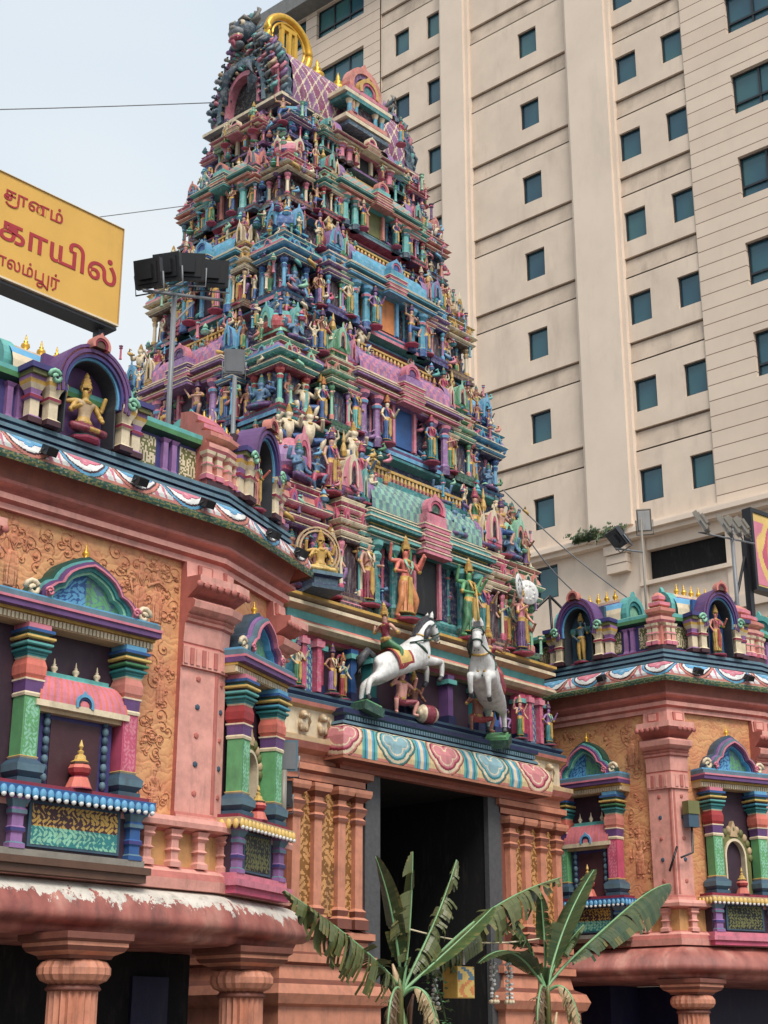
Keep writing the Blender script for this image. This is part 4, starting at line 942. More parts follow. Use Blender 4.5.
def column_mesh(name, parent, T, x, y, zb, zt, w, sch, side=0):
    """short painted window column, square in plan, stacked mouldings"""
    g1, g2, bul, shaft = sch; h = zt - zb; mb = MB(); at = (x, y, zb)
    s = h / 1.8
    mb.lathe([(w * 1.15, 0), (w * 1.15, .05 * s), (w * .9, .06 * s), (w * 1.25, .12 * s), (w * 1.3, .2 * s), (w * .8, .27 * s), (w * .9, .29 * s), (w * .5, .33 * s)], 4, [P['slate'], P['slate'], P['slate'], P['slateL'], P['slate'], P['cream'], P['gold']], at, T)
    mb.lathe([(w * .78, .25 * s), (w * .78, .98 * s)], 4, shaft, at, T, cap=False)
    mb.lathe([(w * .86, .97 * s), (w * .9, 1.0 * s), (w * .82, 1.02 * s), (w * .86, 1.13 * s), (w * .95, 1.15 * s), (w * .95, 1.17 * s)], 4, [P['cream'], P['cream'], P['violet'], P['lilac'], P['cream']], at, T)
    mb.lathe([(w * .8, 1.17 * s), (w * .98, 1.22 * s), (w * 1.0, 1.32 * s), (w * .85, 1.40 * s), (w * .92, 1.42 * s), (w * .92, 1.44 * s)], 4, [bul, bul, bul, P['cream'], P['teal']], at, T)
    for i, (a, c) in enumerate(((1.0, g1), (1.2, g1), (.95, P['dgreen']), (1.3, g2), (1.1, P['maroon']), (1.42, P['yellow']), (1.0, g1))): mb.lathe([(w * a * .92, (1.44 + i * .035) * s), (w * a, (1.452 + i * .035) * s), (w * a, (1.475 + i * .035) * s)], 4, c, at, T)
    mb.lathe([(w * 1.1, 1.685 * s), (w * 1.35, 1.70 * s), (w * 1.35, 1.735 * s), (w * 1.1, 1.745 * s), (w * 1.1, 1.8 * s)], 4, [P['slate'], P['blue'], P['slate'], P['pink'] if side < 0 else P['sky']], at, T)
    # carved panel on the shaft
    ph = (.30 * s, .94 * s); q = w * .62
    mb.grid(lambda u, v: (x - q + 2 * q * u, y - w * .79 - .003, zb + ph[0] + (ph[1] - ph[0]) * v), 24, 70, lambda u, v: arab(u * .3, v * .9, 34, P['mint'] if shaft != P['rose'] else P['pink'], shaft), T)
    return mb.build(name, M['paint'], parent)
def trefoil(hw, h, k=1.0, n=8):
    pts = [(-.98, 0), (-.98, .12), (-.92, .26), (-.80, .38), (-.66, .44), (-.60, .58), (-.50, .72), (-.36, .83), (-.18, .93), (0, 1.0)]
    pts = pts + [(-x, z) for x, z in pts[-2::-1]]
    # one smoothing pass
    sm = []
    for i in range(len(pts) - 1):
        a, b = pts[i], pts[i + 1]; sm += [a, ((a[0] * .5 + b[0] * .5), (a[1] * .5 + b[1] * .5))]
    sm.append(pts[-1]); return [(x * hw * k, z * h * k) for x, z in sm]
def kalasam(mb, at, s, col, T=None):
    mb.lathe([(.10 * s, 0), (.13 * s, .04 * s), (.06 * s, .08 * s), (.15 * s, .2 * s), (.13 * s, .28 * s), (.05 * s, .34 * s), (.08 * s, .38 * s), (.03 * s, .42 * s), (.04 * s, .48 * s), (.004, .62 * s)], 10, col, at, T)
def stupa(mb, at, s, T): # red pot with gilded cap standing in the window opening
    mb.lathe([(.30 * s, 0), (.28 * s, .03 * s), (.19 * s, .26 * s), (.15 * s, .30 * s), (.22 * s, .36 * s), (.24 * s, .46 * s), (.2 * s, .54 * s), (.12 * s, .56 * s)], 8, [P['crimson'], P['coral'], P['crimson'], P['red'], P['red'], P['coral'], P['crimson']], at, T)
    mb.lathe([(.2 * s, .56 * s), (.2 * s, .60 * s), (.12 * s, .66 * s), (.11 * s, .74 * s), (.05 * s, .78 * s), (.07 * s, .84 * s), (.02 * s, .88 * s), (.05 * s, .95 * s), (.004, 1.1 * s)], 8, [P['brown'], P['gold'], P['yellow'], P['gold'], P['yellow'], P['gold'], P['gold'], P['yellow']], at, T)
def scroll(mb, T, x, y, z, r, s, c): mb.tube([(x + s * r * (1 - i / 16) * math.cos(i * .62), y, z + r * (1 - i / 16) * math.sin(i * .62)) for i in range(15)], r * .28, 6, c, T)
def window_shrine(wing, T, x, hw, kind, zs=4.3, lx=0.0):
    """painted false window: kind 'shrine' holds a little roofed shrine, 'arch' a gilt flame arch"""
    rec = MB(); ext = .32
    rec.b2(x - hw - ext * .2 - lx, x + hw + ext * .2, -.02, .12, zs, 6.12, P['plum'], T)
    win = rec.build('window', M['paint'], wing)
    A, B = ((P['teal'], P['tealL'], P['coral'], P['leaf']), (P['teal'], P['green'], P['salmon'], P['rose'])) if kind == 'shrine' else ((P['teal'], P['tealL'], P['red'], P['leaf']), (P['teal'], P['aqua'], P['coral'], P['leaf']))
    w = .14 if kind == 'shrine' else .14
    yc = -.16 if kind == 'shrine' else -.2
    column_mesh('column', win, T, x - hw, yc, zs, 6.1, w, A, -1); column_mesh('column', win, T, x + hw, yc, zs, 6.1, w, B, 1)
    # lintel
    mb = MB(); L, Rr = x - hw - ext - lx, x + hw + ext
    for z0, z1, o, c in ((6.102, 6.20, .26, P['beige']), (6.20, 6.235, .30, P['gold']), (6.235, 6.30, .40, P['violet']), (6.30, 6.33, .42, P['pink']), (6.33, 6.40, .38, P['slateL']), (6.40, 6.43, .34, P['sky'])):
        mb.b2(L + .06 - o * .1, Rr - .06 + o * .1, -o, .1, z0, z1, c, T)
    n = int((Rr - L) / .055)
    for i in range(n): mb.b2(L + .04 + (Rr - L - .08) * (i + .1) / n, L + .04 + (Rr - L - .08) * (i + .72) / n, -.285, -.25, 6.115, 6.185, P['cream'], T)
    mb.build('lintel', M['paint'], win)
    # trefoil pediment
    mb = MB(); aw_ = hw * 1.16; ah = .66; Tz = T @ Matrix.Translation((x, 0, 6.43))
    ks = [(1.0, .93, -.20, P['dgreen']), (.93, .88, -.24, P['tealL']), (.88, .82, -.30, P['violet']), (.82, .78, -.33, P['pink']), (.78, .70, -.28, P['teal']), (.70, .65, -.25, P['mint'])]
    if kind == 'arch': ks = [(1.0, .92, -.20, P['slate']), (.92, .87, -.26, P['lilac']), (.87, .80, -.33, P['slateL']), (.80, .76, -.36, P['pink']), (.76, .69, -.30, P['violet']), (.69, .65, -.26, P['sky'])]
    for a, b, y, c in ks: mb.ring(trefoil(aw_, ah, a), trefoil(aw_, ah, b), y, .1, c, Tz)
    tf = trefoil(aw_, ah, .66); top = max(z for _, z in tf)
    def inside(u, z):
        zz = 0
        for (x0, z0), (x1, z1) in zip(tf, tf[1:]):
            if min(x0, x1) <= u <= max(x0, x1) and x1 != x0: zz = max(zz, z0 + (z1 - z0) * (u - x0) / (x1 - x0))
        return zz
    def pf(u, v): X = (u * 2 - 1) * aw_ * .64; return (X, -.17, v * inside(X, 0))
    def pc(u, v):
        bl = u < .5; a = arab(u * 1.2, v * .5, 30, 1, 0)
        return (P['sky'] if a else P['blue']) if bl else (P['leaf'] if a else P['slateL'])
    mb.grid(pf, 70, 36, pc, Tz)
    for s in (-1, 1): scroll(mb, T, x + s * aw_ * 1.0, -.27, 6.51, .11, s, P['cream']); scroll(mb, T, x + s * aw_ * .78, -.36, 6.49, .06, s, P['pink'])
    ped = mb.build('pediment', M['paint'], win)
    mb = MB(); kalasam(mb, (x, -.12, 6.43 + ah - .02), .32, P['gold'], T); mb.build('finial', M['gold'], win)
    if lx: # blue framed arch beside the bay
        k = MB(); bx = x - hw - .66; oo = lambda r: [(bx + r, 4.34)] + [(bx + r * math.cos(a), 5.35 + r * 1.3 * math.sin(a)) for a in [pi * i / 16 for i in range(17)]] + [(bx - r, 4.34)]
        k.ring(oo(.30), oo(.24), -.12, 0, P['blue'], T); k.ring(oo(.24), oo(.17), -.08, 0, P['lilac'], T); k.plate(oo(.165), -.04, 0, P['green'], T); k.build('framed_arch', M['paint'], win)
    # what fills the opening
    mb = MB()
    if kind == 'shrine':
        sw = hw * .80
        mb.b2(x - sw * .95, x + sw * .95, -.14, .0, zs, 5.15, P['indigo'], T); mb.b2(x - sw * .62, x + sw * .62, -.155, .0, zs + .02, 5.08, P['maroon'], T)
        for s in (-1, 1):
            for i in range(9): mb.ball((x + s * sw * .74, -.17, zs + .1 + i * .105), (.042, .042, .056), P['slate'] if i % 2 else P['slateL'], T, 8, 5)
        mb.b2(x - sw * 1.08, x + sw * 1.08, -.24, 0, 5.13, 5.18, P['beige'], T); mb.b2(x - sw * 1.18, x + sw * 1.18, -.30, 0, 5.18, 5.25, P['cream'], T)
        def rf_(u, v):
            k = 1.12 - .34 * v ** 1.6; return (x + (u * 2 - 1) * sw * k, -.30 + .2 * v ** 1.5, 5.25 + .34 * math.sin(v * pi / 2))
        mb.grid(rf_, 40, 8, lambda u, v: (P['tealL'] if v > .8 else (P['coral'] if int(u * 40) % 3 == 0 else P['pink'])), T)
        mb.b2(x - sw * .82, x + sw * .82, -.12, 0, 5.57, 5.63, P['tealL'], T)
        for s in (-1, 0, 1): kalasam(mb, (x + s * sw * .55, -.08, 5.62), .3, P['cream'], T)
        kudu(mb, .13, -.28, T @ Matrix.Translation((x, 0, 5.27)), P['sky'], P['navy'], P['blue'])
        sh = mb.build('shrine', M['paint'], win)
        mb = MB(); stupa(mb, (x, -.28, zs), .52, T); mb.build('pot', M['paint'], win)
    else:
        aw2 = hw * .55; oc = lambda k: [(x + aw2 * k * math.cos(a) * (1 if math.sin(a) > 0 else 1), 4.95 + aw2 * k * 1.25 * max(math.sin(a), 0)) for a in [pi * i / 20 for i in range(21)]]
        o1 = [(x + aw2 * 1.3, zs)] + oc(1.3) + [(x - aw2 * 1.3, zs)]; i1 = [(x + aw2 * .86, zs)] + oc(.86) + [(x - aw2 * .86, zs)]; i2 = [(x + aw2 * .74, zs)] + oc(.74) + [(x - aw2 * .74, zs)]
        mb.ring(o1, i1, -.10, 0, P['olive'], T); mb.ring(i1, i2, -.14, 0, P['cream'], T)
        for i in range(13): a = pi * i / 12; mb.ball((x + aw2 * 1.3 * math.cos(a), -.09, 4.95 + aw2 * 1.62 * math.sin(a)), (.06, .05, .075), P['beige'] if i % 2 else P['olive'], T, 7, 5)
        mb.plate([(x - .09, 5.30), (x + .09, 5.30), (x + .06, 5.45), (x, 5.58), (x - .06, 5.45)], -.13, 0, P['beige'], T)
        mb.build('flame_arch', M['paint'], win)
        mb = MB(); stupa(mb, (x, -.26, zs), .42, T); mb.build('pot', M['paint'], win)
    # sill with scalloped edge
    mb = MB(); c1, c2 = (P['blue'], P['sky']) if kind == 'shrine' else (P['beige'], P['yellow'])
    mb.b2(L + .05, Rr - .05, -.36, .1, 4.252, 4.298, P['crimson'], T); mb.b2(L, Rr, -.42, .1, 4.16, 4.25, c1, T); n = int((Rr - L) / .10)
    for i in range(n):
        u = L + (Rr - L) * (i + .5) / n; mb.ball((u, -.42, 4.17), (.046, .03, .065), c2, T, 8, 5); mb.ball((u, -.43, 4.125), (.034, .024, .03), P['white'], T, 7, 4)
    for i in range(4): mb.ball((Rr, -.36 + i * .1, 4.165), (.03, .042, .065), c2, T, 7, 5); mb.ball((L, -.36 + i * .1, 4.165), (.03, .042, .065), c2, T, 7, 5)
    mb.build('sill', M['paint'], win)
    # pedestal under the sill
    mb = MB(); pd = P['brown'] if kind == 'shrine' else P['crimson']
    mb.b2(L + .1, Rr - .1, -.24, .05, 3.58, 4.155, P['plum'], T)
    for z0, z1, o in ((3.50, 3.58, .34), (3.42, 3.50, .40), (3.33, 3.42, .36)): mb.b2(L + .1 - (o - .3), Rr - .1 + (o - .3), -o, .05, z0, z1, P['stone'] if kind == 'shrine' and z0 > 3.45 else (pd if kind == 'shrine' else P['rose'] if z0 < 3.4 else P['pink']), T)
    for s in (-1, 1):
        u = x + s * (hw + ext * .35); cc = P['lilac'] if s < 0 or kind != 'shrine' else P['blue']
        mb.lathe([(.10, 3.58), (.10, 3.63), (.075, 3.65), (.075, 3.74), (.095, 3.76), (.095, 3.8), (.075, 3.82), (.075, 3.93), (.10, 3.95), (.10, 3.99), (.08, 4.02), (.12, 4.1), (.12, 4.155)], 4, [cc, P['slateL'], cc, cc, P['indigo'], cc, cc, cc, P['slateL'], cc, P['slateL'], cc], (u, -.25, 0), T)
    q = (hw + ext * .35 - .18) * (1 if kind == 'shrine' else .95)
    mb.b2(x - q, x + q, -.27, -.2, 3.62, 4.12, P['slate'], T)
    cA, cB = (P['gold'], P['maroon']) if kind == 'shrine' else (P['olive'], P['black'])
    mb.grid(lambda u, v: (x - q + .04 + (2 * q - .08) * u, -.274, 3.65 + .44 * v), int(2 * q / .010), 44, lambda u, v: arab(u * q * 2, v * .44, 46, cA if v > .45 or kind != 'shrine' else P['mint'], cB if v > .45 or kind != 'shrine' else P['teal']), T)
    mb.build('pedestal', M['paint'], win)
    return win
def niche(wing, T, x, s=1.0, backcol=None):
    """parapet niche with arch, colonnettes and a barrel roof with pots behind"""
    mb = MB(); z0 = 8.5; Tx = T @ Matrix.Translation((x, -.30, z0))
    sx = s
    arc = lambda r, k=1.0: [(r * sx * math.cos(a), .62 + r * k * math.sin(a)) for a in [-.25 + (pi + .5) * i / 22 for i in range(23)]]
    full = lambda r: [(r * sx, .0)] + arc(r) + [(-r * sx, .0)]
    mb.b2(-.60 * sx, .60 * sx, .26, .34, 0, 1.06, backcol, Tx)
    for r0, r1, y, c in ((.62, .58, -.08, P['violet']), (.58, .555, -.05, P['salmon']), (.555, .51, -.09, P['violet']), (.51, .49, -.05, P['pink']), (.49, .45, -.07, P['indigo']), (.45, .42, -.03, P['sky'])): mb.ring(arc(r0), arc(r1), y, .30, c, Tx)
    mb.ring(full(.43), full(.41), .0, .3, P['dgrey'], Tx)
    for u in (-.60, -.84, .60, .84):
        c = P[['gold', 'cream'][abs(u) < .7]] if abs(u) < .7 else P['lilac']
        mb.lathe([(.10, 0), (.10, .07), (.065, .1), (.065, .3), (.09, .32), (.09, .36), (.065, .38), (.08, .44), (.11, .5), (.12, .55), (.12, .6)], 4, [P['maroon'], c, P['cream'], c, P['crimson'], c, c, P['cream'], P['gold'], c], (u * sx, .05 if abs(u) < .7 else .12, 0), Tx)
    mb.b2(-.98 * sx, .98 * sx, .35, 1.2, .60, .70, P['olive'], Tx); mb.b2(-1.02 * sx, 1.02 * sx, .345, 1.2, .70, .76, P['indigo'], Tx)
    for q in (-1, 1): mb.b2(q * .52 * sx, q * .98 * sx, -.05, .35, .60, .66, P['olive'], Tx); mb.b2(q * .50 * sx, q * 1.02 * sx, -.08, .35, .66, .73, P['indigo'], Tx)
    mb.b2(-.9 * sx, .9 * sx, .345, 1.2, 0, .6, P['plum'], Tx)
    def bf(u, v): return ((u * 2 - 1) * 1.0 * sx, .80 - .44 * math.cos(pi * v), .76 + .46 * math.sin(pi * v) ** .8)
    mb.grid(bf, 30, 14, lambda u, v: [P['pink'], P['violet'], P['sky'], P['cream']][int(abs(v - .5) * 8) % 4], Tx)
    for q in (-1, 1):
        kudu(mb, .36, 0, Tx @ Matrix.Translation((q * 1.0 * sx, .80, .92)) @ Matrix.Rotation(q * pi / 2, 4, 'Z'), P['tealL'], P['teal'], P['mint'])
        scroll(mb, Tx, q * .64 * sx, -.08, .62, .1, q, P['mint'])
    kudu(mb, .14, -.12, Tx @ Matrix.Translation((0, 0, 1.22)), P['salmon'], P['crimson'], P['brown'])
    mb.b2(-.8 * sx, .8 * sx, .73, .87, 1.21, 1.27, P['cream'], Tx)
    n = mb.build('niche', M['paint'], wing)
    for i in range(5):
        k = MB(); kalasam(k, (x + (-.52 + .26 * i) * sx, .50, z0 + 1.26), .40, P['yellow'], T); k.build('finial', M['gold'], n)
    return n
def turret(wing, path, dz, so_): # stepped corner turret following the bend of the wall
    mb = MB()
    sweep(mb, path, [(o - .1 - so_, z + dz) for o, z in [(-.3, 8.5), (.30, 8.5), (.30, 8.58), (.22, 8.6), (.22, 8.98), (.28, 9.0), (.32, 9.04), (.32, 9.10), (.24, 9.12), (.24, 9.17), (.34, 9.20), (.34, 9.26), (.22, 9.30), (.14, 9.32), (.2, 9.35), (.2, 9.41), (.08, 9.45), (.02, 9.47), (.06, 9.5), (.06, 9.56), (-.08, 9.66), (-.3, 9.7)]], [td, P['maroon'], tp, P['salmon'], P['cream'], P['pink'], tp, P['cream'], td, tp, P['salmon'], P['cream'], tp, td, P['pink'], P['cream'], tp, td, P['pink'], P['salmon'], tp])
    for i in range(len(path) - 1): # colonnettes on each face
        a, b = Vector(path[i]), Vector(path[i + 1]); ln = (b - a).length; T = frame((a.x, a.y, 0), math.atan2(b.y - a.y, b.x - a.x))
        for u in ((.04, ln - .1) if i == 0 else (.1, ln - .04)): mb.lathe([(.07, 8.59), (.07, 8.66), (.045, 8.68), (.045, 8.78), (.065, 8.8), (.045, 8.83), (.045, 8.9), (.07, 8.94), (.08, 8.985)], 4, [P['pink'], P['cream'], tp, P['cream']], (u, -.15 + so_, dz), T)
    return mb.build('turret', M['paint'], wing)
def pilaster(wing, path):
    """pilaster folded round a corner or flat on a wall: stacked capital, scalloped abacus, dotted shaft"""
    mb = MB(); D = P['tpinkD']
    sweep(mb, path, [(-.02, 4.18), (.10, 4.18), (.10, 4.22), (.07, 4.26), (.07, 6.06), (.11, 6.07), (.11, 6.34), (.09, 6.36), (.10, 6.38), (.12, 6.62), (.16, 6.64), (.18, 6.67), (.14, 6.69), (.19, 6.72), (.16, 6.74), (.21, 6.76), (.28, 6.80), (.30, 6.88), (.24, 6.92), (.14, 6.94), (.18, 6.97), (.34, 7.06), (.38, 7.10), (.38, 7.20), (.12, 7.22), (.10, 7.43), (-.02, 7.43)],
          [D, tp, D, tp, D, tp, D, D, tp, D, tp, D, tp, D, tp, tp, tp, tp, D, D, td, td, tp, tp, tp, tp])
    m = mitres(path, False); g = MB()
    for i in range(len(path) - 1):
        a, b = Vector(path[i]), Vector(path[i + 1]); ln = (b - a).length; az = math.atan2(b.y - a.y, b.x - a.x); T = frame((a.x, a.y, 0), az)
        # recessed line in the shaft, flutes under the capital, scallops under the abacus, dots
        for e in (.0, 1.0):
            u = ln * e; mb.b2(u - .02, u + .02, -.078, -.06, 4.28, 6.05, D, T) if 0 < i + e < len(path) - 1 else None
        n = max(2, int(ln / .09))
        for k in range(n): mb.b2(ln * (k + .15) / n, ln * (k + .75) / n, -.125, -.10, 6.1, 6.31, D if k % 2 else tp, T)
        n = max(2, int((ln + .2) / .12))
        for k in range(n): mb.ball((-.05 + (ln + .1) * (k + .5) / n, -.365, 7.08), (.055, .03, .05), td, T, 8, 5)
        for k in range(5): mb.lathe([(.035, 0), (.03, .015), (.01, .02)], 6, P['slate'] if k % 2 else D, (0, 0, 0), T @ Matrix.Translation((ln * .5, -.07, 4.5 + k * .36)) @ Matrix.Rotation(pi / 2, 4, 'X'))
        mb.b2(ln * .5 - .12, ln * .5 + .12, -.14, -.1, 7.25, 7.41, D, T); mb.b2(ln * .5 - .08, ln * .5 + .08, -.155, -.1, 7.27, 7.39, tp, T)
    return mb.build('pilaster', M['paint'], wing)
def relief(mb, T, x, z, s, pose, col):
    k = MB(); figure(k, pose, 'wallD', 'wallD', 'wallD', crown='wallD', sub=1, plinth=False)
    m = T @ Matrix.Translation((x, .0, z)) @ Matrix.Diagonal((s, s * .28, s, 1)); n = len(mb.v)
    mb.v += [tuple(m @ Vector(v)) for v in k.v]; mb.f += [tuple(n + q for q in f) for f in k.f]; mb.c += [col] * len(k.c); mb.sm += k.sm
def vines(mb, T, x0, x1, z0, z1, n, seed, col):
    g = random.Random(seed)
    for _ in range(n):
        x, z, a, r = g.uniform(x0, x1), g.uniform(z0, z1), g.uniform(0, 6), g.uniform(.05, .13); sg = g.choice((-1, 1))
        pts = [(min(max(x + r * (1 - i / 15) * math.cos(a + sg * i * .55), x0), x1), -.005, z + r * (1 - i / 15) * math.sin(a + sg * i * .55)) for i in range(13)]
        mb.tube(pts, [.007] * 12 + [.013], 5, col, T)
        mb.ball((x, -.005, z), (r * .3, .02, r * .22), col, T, 7, 5)

def build_wing(label, path, wins, niches, corners, cols, ledge_mat, roots):
    dz, ov, so_, dl = .06, .58, .10, .16
    wing = empty('temple_wing', roots, label, 'temple building')
    up = [p for p in path]
    # upper wall and mouldings
    mb = MB(); sweep(mb, up, [(-2.5, 3.2), (.0, 3.3), (.0, 7.45)], [P['stone'], P['wall']], False, False)
    wall = mb.build('wall', M['wall'], wing)
    mb = MB() # pedestal course with balusters
    sweep(mb, up, [(0, 3.31), (.22, 3.32), (.24, 3.44), (.20, 3.52), (.14, 3.57), (.06, 3.6), (.05, 4.0), (.12, 4.03), (.24, 4.05), (.25, 4.11), (.22, 4.17), (.0, 4.18)], [tp, tp, td, tp, td, P['ochre'], td, tp, tp, tp, tp], False, False)
    for a, b in zip(up, up[1:]):
        ln = math.dist(a, b); T = frame(a, math.atan2(b[1] - a[1], b[0] - a[0])); n = max(2, round(ln / .42))
        for k in range(n): mb.lathe([(.085, 3.58), (.085, 3.64), (.055, 3.67), (.055, 3.76), (.08, 3.78), (.055, 3.81), (.055, 3.9), (.09, 3.94), (.075, 3.97), (.1, 4.02)], 4, tp, (ln * (k + .5) / n, -.10, 0), T)
    mb.build('pedestal_course', M['paint'], wing)
    mb = MB() # entablature and soffit up to the eave lip
    sweep(mb, up, [(0, 7.43), (.08, 7.43), (.08, 7.50), (.15, 7.53), (.15, 7.60), (.09, 7.62), (.12, 7.66), (.22, 7.70), (.22, 7.74), (.14, 7.76), (.16, 7.86), (.22, 8.02), (.30, 8.03), (.39, 7.93), (.42, 7.90)],
          [td, tp, td, tp, td, td, P['salmon'], td, td, P['soffit'], P['soffit'], P['soffit'], P['soffit'], P['brown']], False, False)
    mb.build('entablature', M['paint'], wing)
    zz = lambda pr: [(o - (.30 if o >= .36 else .10), z + (dz if z > 8.23 else dl - .1 * max(0, (z - 7.85) / .39))) for o, z in pr]
    mb = MB(); lip = [(.72, 7.742), (.735, 7.79), (.73, 7.835)]
    band(mb, up, zz(lip), .016, 5, vine)
    sweep(mb, up, zz([(.73, 7.836), (.71, 7.845), (.69, 7.85)]), [P['mint'], P['dgreen']], False, False)
    band(mb, up, zz([(.69, 7.851), (.70, 7.96), (.66, 8.10), (.57, 8.20), (.46, 8.245)]), .014, 34, lotus)
    mb.build('eave', M['paint'], wing)
    mb = MB()
    S1, S2, S3 = P['slateL'], P['slate'], P['navy']
    sweep(mb, up, zz([(.44, 8.246), (.47, 8.255), (.47, 8.29), (.42, 8.295), (.42, 8.325), (.46, 8.335), (.46, 8.385), (.42, 8.39), (.42, 8.42), (.45, 8.43), (.45, 8.48), (.1, 8.5), (.1, 8.54), (.06, 8.56), (-.05, 8.57), (-.05, 9.06), (.06, 9.1), (.08, 9.16), (.08, 9.22), (.0, 9.25), (-.25, 9.26), (-.25, 8.5), (-3, 8.49)]),
          [S1, S1, S3, S2, S3, S1, S1, S3, S2, S1, S2, P['crimson'], P['violet'], P['maroon'], P['indigo'], P['dgreen'], P['leaf'], P['tealL'], P['mint'], P['teal'], P['slate'], P['stone']], False, False)
    par = mb.build('parapet', M['paint'], wing)
    for a, b in zip(up, up[1:]):
        ln = math.dist(a, b); T = frame(a, math.atan2(b[1] - a[1], b[0] - a[0])); n = max(1, int(ln / .8))
        for k in range(n):
            u = ln * (k + .5) / n; mb = MB() # scrollwork panel on the blue parapet
            mb.grid(lambda p, q, u=u: (u - .2 + .4 * p, .042 + so_, 8.62 + dz + .4 * q), 16, 16, lambda p, q: arab(p * .4, q * .4, 60, P['cream'], P['olive']), T)
            for s in (-1, 1): mb.lathe([(.06, 8.57), (.04, 8.62), (.04, 8.98), (.07, 9.03)], 4, P['lilac'], (u + s * .33, .03 + so_, dz), T)
            mb.build('parapet_panel', M['paint'], par)
    # the heavy rounded ledge under the pedestal course
    mb = MB(); prof = [(-1.5, 3.29), (.16, 3.30), (.26, 3.25), (.35, 3.17), (.42, 3.07), (.46, 2.97), (.47, 2.92), (.45, 2.87), (.38, 2.83), (.30, 2.82), (.28, 2.775), (.26, 2.735), (.15, 2.71), (-2.4, 2.70)]
    sweep(mb, up, prof, [P['dred']], False, False, smooth=True); mb.build('ledge', ledge_mat, wing)
    for T, x, hw, kind, *ex in wins: window_shrine(wing, T, x, hw, kind, 4.3, *ex)
    for T, x, s, bc in niches: niche(wing, T @ Matrix.Translation((0, so_, dz)), x, s, P[bc])
    for c, hf in corners: turret(wing, c, dz, so_)
    for p in cols: pilaster(wing, p)
    # columns and recessed wall of the portico underneath
    return wing
def portico_column(wing, x, y):
    mb = MB(); tp, td = P['gsal'], P['gsalD']
    mb.lathe([(.46, 0), (.46, .3), (.38, .34), (.42, .42), (.30, .46)], 12, [td, tp, td, tp], (x, y, 0))
    vs = []; ns = 40
    for z in (.46, 2.12):
        for i in range(ns): a = 2 * pi * i / ns; r = .275 if i % 2 else .235; vs.append((x + r * math.cos(a), y + r * math.sin(a), z))
    mb.add(vs, [(i, (i + 1) % ns, ns + (i + 1) % ns, ns + i) for i in range(ns)], tp)
    mb.lathe([(.29, 2.12), (.31, 2.14), (.29, 2.17), (.27, 2.19)], 20, td, (x, y, 0))
    vs = []; prof = [(.27, 2.19), (.36, 2.23), (.40, 2.29), (.40, 2.36), (.36, 2.42), (.28, 2.45)]
    for r, z in prof:
        for i in range(ns): a = 2 * pi * i / ns; q = r - (.022 if i % 2 else 0); vs.append((x + q * math.cos(a), y + q * math.sin(a), z))
    mb.add(vs, [(j * ns + i, j * ns + (i + 1) % ns, (j + 1) * ns + (i + 1) % ns, (j + 1) * ns + i) for j in range(5) for i in range(ns)], tp)
    mb.lathe([(.28, 2.45), (.30, 2.49), (.38, 2.53), (.41, 2.58), (.41, 2.62), (.45, 2.65), (.45, 2.72)], 4, [td, tp, td, tp, td, td], (x, y, 0))
    mb.build('column', M['paint'], wing)

# left wing
TA = frame((0, 14.4, 0), 0); TB = frame(A0, CH)
def off(path, i, a, b): # short path around corner i: a back, b forward
    p, c, q = Vector(path[i - 1]), Vector(path[i]), Vector(path[i + 1]); return [tuple(c + (p - c).normalized() * a), tuple(c), tuple(c + (q - c).normalized() * b)]
def flat_path(a, b, u0, u1): a, b = Vector(a), Vector(b); d = (b - a).normalized(); return [tuple(a + d * u0), tuple(a + d * u1)]
WL = build_wing('peach temple wing with large trefoil window bay, white peeling paint along its ledge', LP,
    [(TA, 10.50, .70, 'shrine', 1.35), (TB, .88, .48, 'arch'), (TA, 6.4, .70, 'shrine')], [(TA, 10.36, .92, 'violet'), (TB, .9, .66, 'maroon'), (TA, 7.4, .92, 'violet')],
    [(off(LP, 1, .32, .32), 1), (off(LP, 2, .26, .26), 1), (flat_path((3, 14.4), A0, 5.2, 5.9), 1)],
    [off(LP, 1, .60, .22), off(LP, 2, .32, .32), flat_path((3, 14.4), A0, 5.6, 6.2)], M['peel'], (9, 15, 0))
mb = MB(); g = MB()
c_rel = P['wallD']
for x, z, s, ps in ((9.55, 6.5, .85, 'hip'), (9.2, 6.45, .8, 'bless'), (11.45, 6.48, .86, 'bless'), (11.72, 6.5, .8, 'pray'), (11.85, 5.5, .6, 'hip'), (11.83, 4.2, .55, 'stand')):
    mb = MB(); relief(mb, TA, x, z, s, ps, c_rel); mb.build('relief_figure', M['wall'], WL)
mb = MB()
vines(mb, TA, 11.5, 12.06, 4.3, 7.3, 60, 1, c_rel); vines(mb, TA, 8.9, 12.0, 6.9, 7.35, 46, 2, c_rel); vines(mb, TA, 9.0, 9.9, 6.5, 7.3, 10, 3, c_rel)
mb.build('carved_vine', M['wall'], WL)
for p in ((10.55, 14.05), (13.55, 14.6), (7.0, 14.05)): portico_column(WL, *p)
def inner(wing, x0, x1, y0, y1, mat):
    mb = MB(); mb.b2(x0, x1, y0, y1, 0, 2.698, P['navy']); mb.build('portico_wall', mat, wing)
inner(WL, 3, 9.4, 16.9, 24, M['dark']); inner(WL, 9.4, 13.9, 16.0, 24, M['dark'])  # walls coloured near-black for the shade deep under the portico
mb = MB(); mb.b2(12.9, 13.5, 15.94, 15.99, 0, 2.4, P['navy']); mb.build('door', M['navy'], WL)
